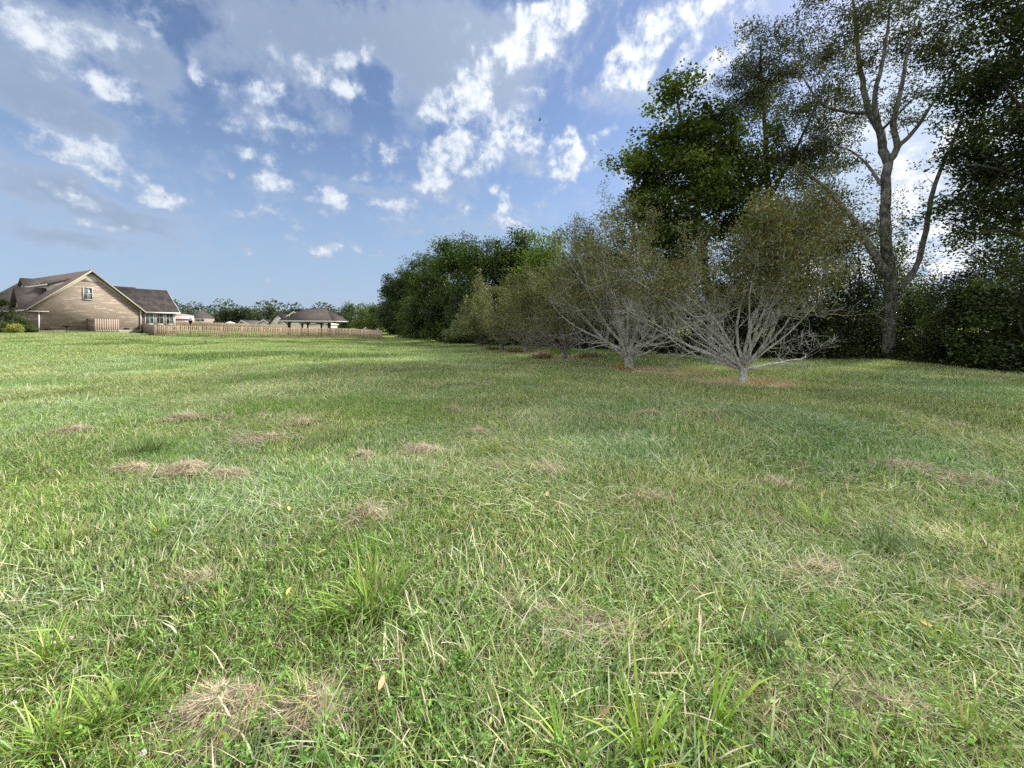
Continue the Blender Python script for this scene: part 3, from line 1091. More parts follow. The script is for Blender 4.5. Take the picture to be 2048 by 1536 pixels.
fruit_tree(1003, 699, 5.2, 4.2, 'fifth fruit tree from the front, dark stems under a round olive crown', 25, nlimb=10, dome=8, leafn=34000, leafz=.9, r0=.16, dens=.9, lsz=.095,
           lcol=[(.15, .185, .055), (.19, .20, .06), (.12, .15, .04), (.25, .24, .10)], bark=M['bark_old'])
fruit_tree(962, 693, 4.6, 3.6, 'farthest and palest fruit tree of the row, silvery green crown close to the dark trees', 26, nlimb=10, dome=8, leafn=34000, leafz=.7, r0=.15, dens=.9, lsz=.105,
           lcol=[(.19, .24, .09), (.26, .29, .15), (.14, .19, .06), (.34, .36, .22)], bark=M['bark_gray'])

# ---- tall trees on the right ------------------------------------------------------------
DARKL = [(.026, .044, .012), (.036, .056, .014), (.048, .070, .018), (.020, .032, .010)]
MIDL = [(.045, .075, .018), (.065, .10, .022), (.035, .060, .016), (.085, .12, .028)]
MAPLE = [(.060, .098, .019), (.082, .125, .024), (.045, .076, .016), (.115, .150, .030)]
THIN = [(.060, .075, .026), (.080, .092, .034), (.045, .060, .020)]

r_ = np.random.default_rng(40)
# big gray forked tree
Yb = 17.4
bb = P(1775, 718, Yb)
bb[2] = float(zt(bb[0], bb[1])) - .05
q = lambda x, y, dy=0.0: P(x, y, Yb + dy)
make_tree('tall_tree', 'tallest gray barked tree with forked limbs and thin sparse leaves against the bright sky', 'tree', bb,
          [([bb, q(1778, 660), q(1783, 590), q(1776, 510), q(1770, 440), q(1772, 370), q(1776, 325)], .25, .165),
           ([q(1776, 325), q(1766, 300), q(1760, 262, .3), q(1738, 225, .5), q(1725, 160, .8), q(1716, 100, .8), q(1708, 20, 1), q(1700, -30, 1.2)], .18, .04),
           ([q(1766, 300), q(1755, 240, -.5), q(1750, 190, -.8), q(1763, 130, -1.2), q(1775, 60, -1.5), q(1780, 0, -1.8)], .13, .03),
           ([q(1776, 325), q(1795, 295, -.3), q(1787, 250, -.6), q(1800, 190, -1), q(1812, 120, -1.2), q(1830, 40, -1.4)], .14, .03),
           ([q(1795, 295, -.3), q(1825, 265, .4), q(1860, 215, 1), q(1895, 160, 1.4), q(1925, 90, 1.5)], .10, .025),
           ([q(1738, 225, .5), q(1700, 225, .2), q(1650, 212, 0), q(1615, 170, -.2), q(1590, 120, -.4)], .09, .02),
           ([q(1760, 262), q(1790, 235, -1), q(1830, 195, -1.8), q(1880, 170, -2.2)], .07, .02),
           ([q(1785, 565), q(1755, 520, -.2), q(1725, 470, -.4), q(1700, 430, -.6), q(1660, 385, -.8), q(1620, 350, -1)], .19, .06),
           ([q(1762, 370), q(1735, 330, .4), q(1700, 300, .7), q(1660, 290, 1)], .08, .02),
           ([q(1795, 580), q(1830, 540, .1), q(1848, 480, .1), q(1858, 420, .1), q(1870, 370, .1), q(1885, 330, .1), q(1912, 270, .1), q(1925, 230, .1)], .13, .05)],
          [lobe(1740, 60, Yb, 90, 75, 2.6), lobe(1830, 60, Yb, 95, 80, 2.6), lobe(1660, 100, Yb, 75, 80, 2.2), lobe(1900, 110, Yb, 70, 90, 2.2),
           lobe(1600, 170, Yb, 60, 60, 2.0), lobe(1780, 150, Yb, 110, 70, 2.6), lobe(1850, 200, Yb, 80, 50, 2.2), lobe(1680, 210, Yb, 60, 50, 1.8),
           lobe(1720, -20, Yb, 110, 60, 2.6), lobe(1850, -10, Yb, 110, 60, 2.6), lobe(1660, 320, Yb - .6, 70, 50, 1.6), lobe(1930, 40, Yb, 60, 80, 2),
           lobe(1860, 340, Yb + .5, 50, 30, 1.0), lobe(1800, 440, Yb + .8, 40, 30, .8), lobe(1640, 400, Yb - .8, 60, 40, 1.4)],
          680, 22000, .145, THIN, M['bark_gray'], r_, aspect=.36, spread=.21, shell=.25, flat=.2, droop=.35, hang=.10, gnarl=.16, twig=.006)

# ivy on its trunk
r_ = np.random.default_rng(41)
iv = []
n = 2600
tt = r_.beta(2, 2, n)
cy = 690 - tt * 330
ang = r_.uniform(0, 6.28, n)
cxp = 1779 + (cy - 600) * -.02
pts = np.array([P(a, b_, Yb) for a, b_ in zip(cxp, cy)])
rad = .36 + np.abs(r_.normal(0, .10, n))
pts[:, 0] += np.cos(ang) * rad
pts[:, 1] += np.sin(ang) * rad
root = empty('ivy', bb + (0, 0, .05), 'dark green ivy climbing the trunk of the tallest gray tree', 'ivy')
v, f, c = leaf_quads(pts, .085 * r_.uniform(.7, 1.2, n), .8, r_, mixcol(n, MIDL, [1, 1, 1, 1], r_), flat=.2)
mesh_obj('leaves', to_local(v, root), f, M['leaf'], root, col=c)
ivs = MB()
for k in range(7):
    a0 = k * .9
    ln = [bb + np.array([math.cos(a0 + i * .35) * (.42 - .012 * i), math.sin(a0 + i * .35) * (.42 - .012 * i), .1 + i * .5]) for i in range(11)]
    for a_, b_ in zip(ln[:-1], ln[1:]):
        ivs.bar(a_, b_, .02, .02, up=(.3, .9, .1))
ivs.build('stem', M['bark_dark'], root)

# thin-leaved tall tree left of it
r_ = np.random.default_rng(42)
Y2 = 21.5
q = lambda x, y, dy=0.0: P(x, y, Y2 + dy)
b2 = P(1560, 700, Y2)
b2[2] = float(zt(b2[0], b2[1])) - .05
make_tree('tall_tree', 'tall airy dark tree just left of the forked gray trunk, rounded feathery top', 'tree', b2,
          [([b2, q(1556, 600), q(1545, 500), q(1538, 400), q(1532, 300), q(1528, 220), q(1522, 150), q(1520, 90)], .26, .05),
           ([q(1538, 400), q(1580, 320, -.4), q(1615, 250, -.8), q(1640, 190, -1)], .12, .03),
           ([q(1540, 440), q(1490, 350, -.5), q(1465, 280, -.9), q(1455, 230, -1.2)], .11, .03)],
          [lobe(1530, 110, Y2, 62, 60, 2.2), lobe(1490, 190, Y2, 60, 70, 2.2), lobe(1570, 170, Y2, 70, 70, 2.4), lobe(1500, 290, Y2, 68, 70, 2.4), lobe(1600, 260, Y2, 70, 70, 2.2),
           lobe(1550, 360, Y2, 90, 60, 2.6), lobe(1620, 330, Y2, 60, 60, 2.2), lobe(1590, 70, Y2, 30, 40, 1.4), lobe(1630, 420, Y2, 60, 60, 2.0), lobe(1655, 300, Y2, 50, 70, 1.8), lobe(1560, 460, Y2, 100, 60, 2.4), lobe(1660, 480, Y2, 50, 50, 1.8), lobe(1640, 180, Y2, 40, 50, 1.6)],
          760, 42000, .15, THIN + DARKL[:2], M['bark_dark'], r_, aspect=.38, spread=.25, shell=.3, flat=.2, droop=.3, hang=.1)

# broad-leaved maple
r_ = np.random.default_rng(43)
Y3 = 20.0
q = lambda x, y, dy=0.0: P(x, y, Y3 + dy)
b3 = P(1420, 706, Y3)
b3[2] = float(zt(b3[0], b3[1])) - .05
make_tree('maple_tree', 'broad leaved green tree with a pointed top, left edge of the tall trees', 'tree', b3,
          [([b3, q(1418, 600), q(1405, 500), q(1392, 400), q(1375, 300), q(1358, 220), q(1348, 165)], .25, .04),
           ([q(1405, 500), q(1450, 400, .3), q(1480, 320, .5)], .12, .03), ([q(1400, 450), q(1340, 370, -.3), q(1300, 310, -.5)], .11, .03)],
          [lobe(1345, 205, Y3, 34, 46, 1.2), lobe(1350, 270, Y3, 55, 50, 1.8), lobe(1305, 310, Y3, 55, 52, 1.8), lobe(1400, 300, Y3, 65, 60, 2.4), lobe(1450, 340, Y3, 66, 62, 2.4),
           lobe(1340, 380, Y3, 75, 60, 2.4), lobe(1420, 410, Y3, 90, 65, 2.6), lobe(1300, 440, Y3, 60, 55, 2.2), lobe(1480, 430, Y3, 70, 60, 2.2), lobe(1370, 480, Y3, 90, 60, 2.6),
           lobe(1290, 530, Y3, 70, 55, 2.0), lobe(1380, 240, Y3, 32, 40, 1.4), lobe(1450, 560, Y3, 90, 60, 2.4), lobe(1275, 350, Y3, 32, 34, 1.2), lobe(1480, 300, Y3, 50, 50, 1.8), lobe(1350, 440, Y3, 95, 70, 2.4)],
          640, 38000, .185, MAPLE, M['bark_dark'], r_, aspect=.8, spread=.30, shell=.45, flat=.55, cvar=.25)

# dark tree at the right edge
r_ = np.random.default_rng(44)
Y4 = 14.6
q = lambda x, y, dy=0.0: P(x, y, Y4 + dy)
b4 = P(2150, 735, Y4)
b4[2] = float(zt(b4[0], b4[1])) - .05
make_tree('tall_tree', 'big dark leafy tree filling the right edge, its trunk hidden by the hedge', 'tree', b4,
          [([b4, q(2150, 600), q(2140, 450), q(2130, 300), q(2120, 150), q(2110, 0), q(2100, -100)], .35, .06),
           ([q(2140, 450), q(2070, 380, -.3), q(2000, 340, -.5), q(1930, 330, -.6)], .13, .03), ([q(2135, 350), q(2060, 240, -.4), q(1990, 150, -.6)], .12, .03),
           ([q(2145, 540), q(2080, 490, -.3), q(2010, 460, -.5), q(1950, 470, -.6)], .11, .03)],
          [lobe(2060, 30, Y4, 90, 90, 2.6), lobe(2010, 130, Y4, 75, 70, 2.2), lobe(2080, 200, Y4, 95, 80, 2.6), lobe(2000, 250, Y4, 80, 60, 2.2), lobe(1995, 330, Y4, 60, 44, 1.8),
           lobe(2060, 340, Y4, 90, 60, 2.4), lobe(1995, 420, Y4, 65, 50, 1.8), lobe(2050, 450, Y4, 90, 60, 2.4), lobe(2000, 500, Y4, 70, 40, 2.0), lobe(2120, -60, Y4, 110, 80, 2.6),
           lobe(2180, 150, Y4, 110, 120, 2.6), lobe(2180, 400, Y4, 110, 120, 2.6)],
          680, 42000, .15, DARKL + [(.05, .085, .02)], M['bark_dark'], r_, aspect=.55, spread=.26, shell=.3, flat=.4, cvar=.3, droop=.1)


# ---- shrubs and undergrowth along the right-hand hedge ------------------------------------
def shrub(px, py, Y, wpx, hpx, label, seed, lcol, n=6000, lsize=.09, depth=1.2, name='shrub', group='hedge shrubs under the tall trees', cat='shrub', spread=.22, aspect=.6, dens=1.0):
    r = np.random.default_rng(seed)
    b = P(px, py, Y)
    b[2] = float(zt(b[0], b[1])) - .03
    h = hpx * Y / FPX
    w = wpx * .5 * Y / FPX
    lobes = [(b[0], b[1], b[2] + h * .35, w * .8, depth * .9, h * .42), (b[0] - w * .45, b[1], b[2] + h * .55, w * .5, depth * .7, h * .34),
             (b[0] + w * .45, b[1] + .2, b[2] + h * .6, w * .5, depth * .7, h * .30), (b[0] + w * r.uniform(-.3, .3), b[1], b[2] + h * .78, w * .42, depth * .6, h * .24),
             (b[0], b[1] - .1, b[2] + h * .15, w * .9, depth, h * .2)]
    st = [([b + (r.normal(0, .15), r.normal(0, .15), 0), b + (r.normal(0, .3) * w, 0, h * .4), b + (r.normal(0, .5) * w, 0, h * .75)], .03 + .006 * h, .01) for _ in range(4)]
    return make_tree(name, label, cat, b, st, lobes, int(130 * dens), n, lsize, lcol, M['bark_dark'], r, bough=.3, nper=4, aspect=aspect, spread=spread, shell=.35, flat=.45, group=group,
                     zmin=b[2] + .04, twig=.005, cvar=.32)


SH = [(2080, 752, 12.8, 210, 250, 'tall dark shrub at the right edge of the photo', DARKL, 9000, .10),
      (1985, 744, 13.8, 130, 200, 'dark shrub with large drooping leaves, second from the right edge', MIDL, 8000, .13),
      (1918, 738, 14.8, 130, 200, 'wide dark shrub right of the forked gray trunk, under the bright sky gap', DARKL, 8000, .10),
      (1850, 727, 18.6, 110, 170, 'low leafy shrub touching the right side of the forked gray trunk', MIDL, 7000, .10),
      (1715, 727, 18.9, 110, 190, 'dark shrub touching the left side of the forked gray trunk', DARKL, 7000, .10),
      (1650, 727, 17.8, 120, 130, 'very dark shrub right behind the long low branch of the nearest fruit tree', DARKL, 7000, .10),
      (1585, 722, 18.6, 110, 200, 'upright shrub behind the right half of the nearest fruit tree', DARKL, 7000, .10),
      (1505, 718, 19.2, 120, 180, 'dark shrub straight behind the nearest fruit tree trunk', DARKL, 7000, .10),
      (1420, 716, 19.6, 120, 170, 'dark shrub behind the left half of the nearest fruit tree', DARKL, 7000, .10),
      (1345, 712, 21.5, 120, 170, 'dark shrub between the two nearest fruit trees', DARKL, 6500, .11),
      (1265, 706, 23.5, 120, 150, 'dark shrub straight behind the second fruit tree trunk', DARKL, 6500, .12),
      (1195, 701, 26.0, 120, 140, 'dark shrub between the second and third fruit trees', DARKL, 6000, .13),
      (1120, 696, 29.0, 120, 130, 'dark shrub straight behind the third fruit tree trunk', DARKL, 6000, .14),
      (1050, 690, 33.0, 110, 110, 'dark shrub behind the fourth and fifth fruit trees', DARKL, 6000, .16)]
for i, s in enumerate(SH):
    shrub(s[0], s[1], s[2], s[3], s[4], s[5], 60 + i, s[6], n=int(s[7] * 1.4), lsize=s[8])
# taller hedge trees that close the gaps, sky glints between them
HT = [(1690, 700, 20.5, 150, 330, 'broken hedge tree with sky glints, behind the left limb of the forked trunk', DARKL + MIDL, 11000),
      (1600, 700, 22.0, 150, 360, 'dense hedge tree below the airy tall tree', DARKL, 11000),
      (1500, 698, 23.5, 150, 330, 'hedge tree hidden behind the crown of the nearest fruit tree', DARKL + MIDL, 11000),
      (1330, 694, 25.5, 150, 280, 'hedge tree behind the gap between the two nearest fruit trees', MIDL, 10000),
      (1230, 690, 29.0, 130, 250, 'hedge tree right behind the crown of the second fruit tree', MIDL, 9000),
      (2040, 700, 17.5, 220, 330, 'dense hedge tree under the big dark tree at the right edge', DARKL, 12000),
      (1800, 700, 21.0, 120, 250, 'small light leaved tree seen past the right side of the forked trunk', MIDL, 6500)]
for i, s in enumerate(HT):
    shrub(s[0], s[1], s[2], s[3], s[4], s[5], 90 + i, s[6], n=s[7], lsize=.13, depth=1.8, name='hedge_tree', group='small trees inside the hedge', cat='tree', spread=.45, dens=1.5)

# ---- tree line running away to the left ---------------------------------------------------
def line_tree(px, py, Y, top, wpx, label, seed, lcol, n=12000, lsize=.24, name='deciduous_tree', cols=None, spread=.55, tall=.30, group='trees along the far field edge'):
    r = np.random.default_rng(seed)
    b = P(px, py, Y)
    b[2] = float(zt(b[0], b[1])) - .05
    h = (py - top) * Y / FPX
    w = wpx * .5 * Y / FPX
    L = [(b[0], b[1], b[2] + h * .22, w * .8, w * .7, h * .22), (b[0], b[1], b[2] + h * .5, w * .85, w * .8, h * .36), (b[0], b[1], b[2] + h * .76, w * .55, w * .5, h * .22)]
    for k in range(9):
        a = k * 2.4
        zz = r.uniform(.06, .78)
        rr = w * (.66 if zz < .6 else .4)
        L.append((b[0] + math.cos(a) * rr, b[1] + math.sin(a) * rr * .8, b[2] + h * zz, w * .40, w * .40, h * .15))
    tr = [([b, b + (0, 0, h * .3), b + (r.normal(0, .2), 0, h * .6), b + (0, 0, h * .9)], .12 + h * .012, .03)]
    return make_tree(name, label, 'tree', b, tr, L, 330, n, lsize, lcol, M['bark_dark'], r, aspect=.6, bough=.30, nper=4, spread=spread, shell=.55, flat=.5, group=group, zmin=b[2] + .2, cvar=.26, twig=.012)


LG = [(.050, .086, .018), (.070, .115, .024), (.040, .070, .016), (.10, .15, .032)]
FG = [(.050, .082, .030), (.064, .10, .034), (.040, .068, .026)]
LIME = [(.12, .19, .03), (.155, .23, .036), (.09, .15, .025)]
LT = [(845, 672, 62, 575, 90, 'low green tree skirting the dark edge left of the shaded corner', LG, 9000, .26),
      (800, 667, 82, 585, 70, 'low dark tree skirting the far left end of the tree line', FG, 8000, .32),
      (1175, 690, 33, 470, 130, 'round topped dark tree behind the third fruit tree', LG, 11000, .20),
      (1085, 686, 37, 462, 130, 'bushy lime green tree rising behind the olive fruit tree crowns', LIME, 13000, .22),
      (1050, 680, 44, 448, 140, 'tall dark tree peeking over the lime green tree', LG, 13000, .26),
      (975, 680, 44, 455, 130, 'broad mid green tree, highest of the clump left of the lime green one', LG, 14000, .24),
      (915, 677, 50, 464, 120, 'mid green tree left of the highest clump, above the palest fruit tree', LG, 14000, .26),
      (868, 671, 58, 495, 100, 'feathery green tree with low skirts halfway along the far edge', FG + LG[:1], 12000, .28),
      (838, 668, 68, 497, 80, 'lighter topped tree third from the left end of the dark edge', LG, 11000, .30),
      (808, 666, 80, 525, 66, 'dark conical tree second from the left end of the dark edge', FG, 10000, .34),
      (785, 664, 92, 545, 58, 'dark tree at the left end of the tree line, its edge against open sky', DARKL, 10000, .36),
      (935, 681, 42, 570, 70, 'low dark tree skirt behind the palest fruit tree', FG, 9000, .2),
      (890, 675, 50, 590, 70, 'low bushy dark tree at the shaded field corner', DARKL, 8000, .22)]
for i, s in enumerate(LT):
    line_tree(s[0], s[1], s[2], s[3], s[4], s[5], 120 + i, s[6], n=int(s[7] * 1.8), lsize=s[8] * 1.1)

# ---- distant trees behind the houses ---------------------------------------------------------
DL = [(.058, .084, .044), (.072, .10, .050), (.048, .07, .040)]
DT = [(368, 616, 36, 150, 'small far tree just right of the window wing roof', DL),
      (388, 619, 22, 170, 'tiny far tree left of the neighbour hip roof', DL),
      (449, 607, 30, 150, 'rounded far tree right of the neighbour hip roof', DL),
      (470, 608, 26, 150, 'far tree second right of the neighbour hip roof', DL),
      (491, 603, 26, 150, 'far tree with a light top in the middle of the distant trees', DL),
      (510, 613, 22, 165, 'short far tree left of the loose crowned one', DL),
      (541, 600, 26, 150, 'loose crowned far tree standing highest left of the pavilion', DL),
      (570, 613, 26, 170, 'far tree behind the left slope of the pavilion roof', DL),
      (592, 608, 30, 170, 'wide far tree left of the pavilion ridge', DL),
      (628, 608, 12, 170, 'narrow far tree poking above the pavilion ridge', DL),
      (648, 612, 24, 190, 'far tree at the right end of the pavilion ridge', DL),
      (668, 614, 20, 180, 'small far tree right of the pavilion roof', DL),
      (694, 598, 40, 125, 'bright green round tree right of the pavilion', LG),
      (728, 606, 44, 120, 'light green spreading tree left of the dark tree line', [(.10, .15, .04), (.13, .18, .05), (.08, .12, .035)]),
      (748, 604, 34, 112, 'green tree beside the left end of the dark tree line', LG)]
for i, (px, top, w, Y, lab, lc) in enumerate(DT):
    line_tree(px, 652 if Y > 130 else 657, Y, top, w, lab, 150 + i, lc, n=3600, lsize=.55 if Y > 130 else .42, name='distant_tree', spread=.6, group='distant trees behind the houses')


def far_wood():
    r = np.random.default_rng(200)
    L = []
    for k in range(170):
        a = -1.45 + 2.9 * k / 169 + r.normal(0, .004)
        px = 1024 + FPX * a
        Y = r.uniform(200, 250)
        c = P(px, 650, Y)
        h = r.uniform(9, 16)
        L.append((c[0], c[1], h * .4, 9, 6, h * .65))
    p, _ = lobes_points(L, 70000, r, .5)
    p[:, 2] = np.maximum(p[:, 2], .3)
    v, f, c = leaf_quads(p, 1.3 * r.uniform(.6, 1.3, len(p)), .7, r, mixcol(len(p), [(.06, .085, .05), (.078, .105, .062), (.052, .074, .046)], [1, 1, 1], r), flat=.4)
    o = mesh_obj('distant_woods', v, f, M['leaf'], col=c)
    tag(o, 'low hazy line of far woods on the horizon', 'woods', None, 'stuff')


far_wood()


# ------------------------------------------------------------------ house and other buildings
def brick_material():
    m, t = new_mat('mottled_brick')
    tc = t.n('ShaderNodeTexCoord').outputs['Object']
    sp = t.n('ShaderNodeSeparateXYZ', {0: tc})
    v = t.n('ShaderNodeCombineXYZ', {0: t.math('ADD', sp.outputs[0], sp.outputs[1]), 1: sp.outputs[2], 2: 0.0}).outputs[0]
    # fine bonded courses
    br = t.n('ShaderNodeTexBrick', {'Vector': v, 'Color1': (.29, .235, .19, 1), 'Color2': (.245, .20, .165, 1), 'Mortar': (.34, .30, .26, 1), 'Scale': 1.0,
                                    'Mortar Size': .010, 'Bias': 0.0, 'Brick Width': .21, 'Row Height': .075})
    n1 = t.noise(t.vmath('MULTIPLY', v, (.55, 3.2, 1)), 1.5, 6.0, .62, .3)
    n2 = t.noise(t.vmath('MULTIPLY', v, (1.0, 4.5, 1)), .9, 4.0, .6)
    c = t.mix(t.maprange(n2, .4, .65), br.outputs[0], t.mix(.5, br.outputs[0], (.25, .20, .17, 1)))
    c = t.mix(t.math('MULTIPLY', t.maprange(n1, .55, .60), .7), c, (.52, .45, .36, 1))
    b = t.n('ShaderNodeBsdfPrincipled', {'Base Color': c, 'Roughness': .9, 'Specular IOR Level': .15})
    t.n('ShaderNodeOutputMaterial', {0: b.outputs[0]})
    return m


def wood_material(name, c1, c2, freq=9.0):
    m, t = new_mat(name)
    geo = t.n('ShaderNodeNewGeometry')
    v = t.vmath('MULTIPLY', geo.outputs['Position'], (1, 1, .08))
    n = t.noise(v, freq, 3.0, .7)
    n2 = t.noise(geo.outputs['Position'], .25, 2.0, .5)
    c = t.mix(t.maprange(n, .32, .68), C4(c1), C4(c2))
    c = t.mix(t.math('MULTIPLY', t.maprange(n2, .4, .65), .4), c, (.24, .20, .17, 1))
    b = t.n('ShaderNodeBsdfPrincipled', {'Base Color': c, 'Roughness': .85, 'Specular IOR Level': .15})
    t.n('ShaderNodeOutputMaterial', {0: b.outputs[0]})
    return m


def glass_material():
    m, t = new_mat('window_glass')
    geo = t.n('ShaderNodeNewGeometry')
    n = t.noise(t.vmath('MULTIPLY', geo.outputs['Position'], (1, 1, .5)), 2.2, 3.0, .6)
    c = t.mix(t.maprange(n, .42, .58), (.03, .04, .045, 1), (.22, .27, .30, 1))
    b = t.n('ShaderNodeBsdfPrincipled', {'Base Color': c, 'Roughness': .25, 'Specular IOR Level': .5})
    t.n('ShaderNodeOutputMaterial', {0: b.outputs[0]})
    return m


M['brick'] = brick_material()
M['shingle'] = simple_mat('brown_shingles', (.105, .088, .084), (.072, .062, .060), 1.4, .95, stretch=(1, 1, 3))
M['shingle_dark'] = simple_mat('stained_dark_shingles', (.026, .024, .025), (.066, .056, .053), .8, .95, stretch=(2.0, 2.0, .5))
M['shingle_gray'] = simple_mat('gray_shingles', (.13, .125, .125), (.09, .085, .085), 1.5, .95)
M['cream'] = simple_mat('cream_trim', (.42, .39, .31), (.37, .34, .27), 2.0, .7)
M['white'] = simple_mat('white_paint', (.66, .66, .65), (.60, .60, .59), 2.0, .6)
M['siding'] = simple_mat('pale_siding', (.62, .60, .53), (.55, .53, .47), 3.0, .7)
M['glass'] = glass_material()
M['shingle_pav'] = simple_mat('gray_brown_shingles', (.085, .072, .070), (.060, .052, .052), 1.4, .95)
M['dark'] = simple_mat('dark_metal', (.025, .025, .028), (.04, .04, .042), 5.0, .9, spec=.1)
M['fence'] = wood_material('tan_fence_wood', (.60, .49, .365), (.42, .32, .235), 7.0)
M['fence_shade'] = wood_material('shaded_gray_wood', (.30, .26, .22), (.22, .19, .165), 6.0)  # darker gray holds the shade of the turned fence run in its colour
M['screen'] = wood_material('pinkish_bare_wood', (.50, .40, .33), (.40, .32, .27), 6.0)
M['concrete'] = simple_mat('foundation', (.33, .32, .29), (.26, .25, .23), 3.0, .9)
M['pinkwall'] = simple_mat('pale_pink_wall', (.55, .42, .43), (.48, .37, .38), 2.0, .8)
M['red'] = simple_mat('dark_red_stripe', (.32, .08, .12), (.25, .07, .10), 2.0, .6)
M['timber'] = simple_mat('dark_timber', (.045, .033, .027), (.03, .024, .02), 4.0, .8)


class LB(MB):
    """same collector, coordinates already local to the thing"""
    def build(self, name, mat, parent=None, smooth=False):
        return mesh_obj(name, np.vstack(self.v), [np.array(f) for f in self.f.values() if f], mat, parent, smooth=smooth)


def window_local(parent, x, y, z, w, h, nrm=-1, axis='x', bars=(1, 1), trim=.09, name='window'):
    """window in a wall: axis 'x' means the wall runs along local x and faces y*nrm"""
    f, g = LB(), LB()

    def bx(m, a, b, c, sa, sb, sc):
        if axis == 'x':
            m.box((x + a, y + nrm * b, z + c), (sa, sb, sc))
        else:
            m.box((y * 0 + x + nrm * b, y + a, z + c), (sb, sa, sc))
    bx(f, -w / 2 - trim / 2, .04, 0, trim, .10, h + 2 * trim)
    bx(f, w / 2 + trim / 2, .04, 0, trim, .10, h + 2 * trim)
    bx(f, 0, .04, h / 2 + trim / 2, w, .10, trim)
    bx(f, 0, .055, -h / 2 - trim / 2, w, .13, trim)
    bx(f, 0, .035, 0, w, .06, .06)
    for k in range(bars[0]):
        bx(f, -w / 2 + w * (k + 1) / (bars[0] + 1), .03, h * .25 + .015, .03, .045, h / 2 - .03)
        bx(f, -w / 2 + w * (k + 1) / (bars[0] + 1), .03, -h * .25 - .015, .03, .045, h / 2 - .03)
    o = f.build(name, M['white'], parent)
    bx(g, 0, .012, 0, w, .02, h)
    g.build('pane', M['glass'], o)
    return o


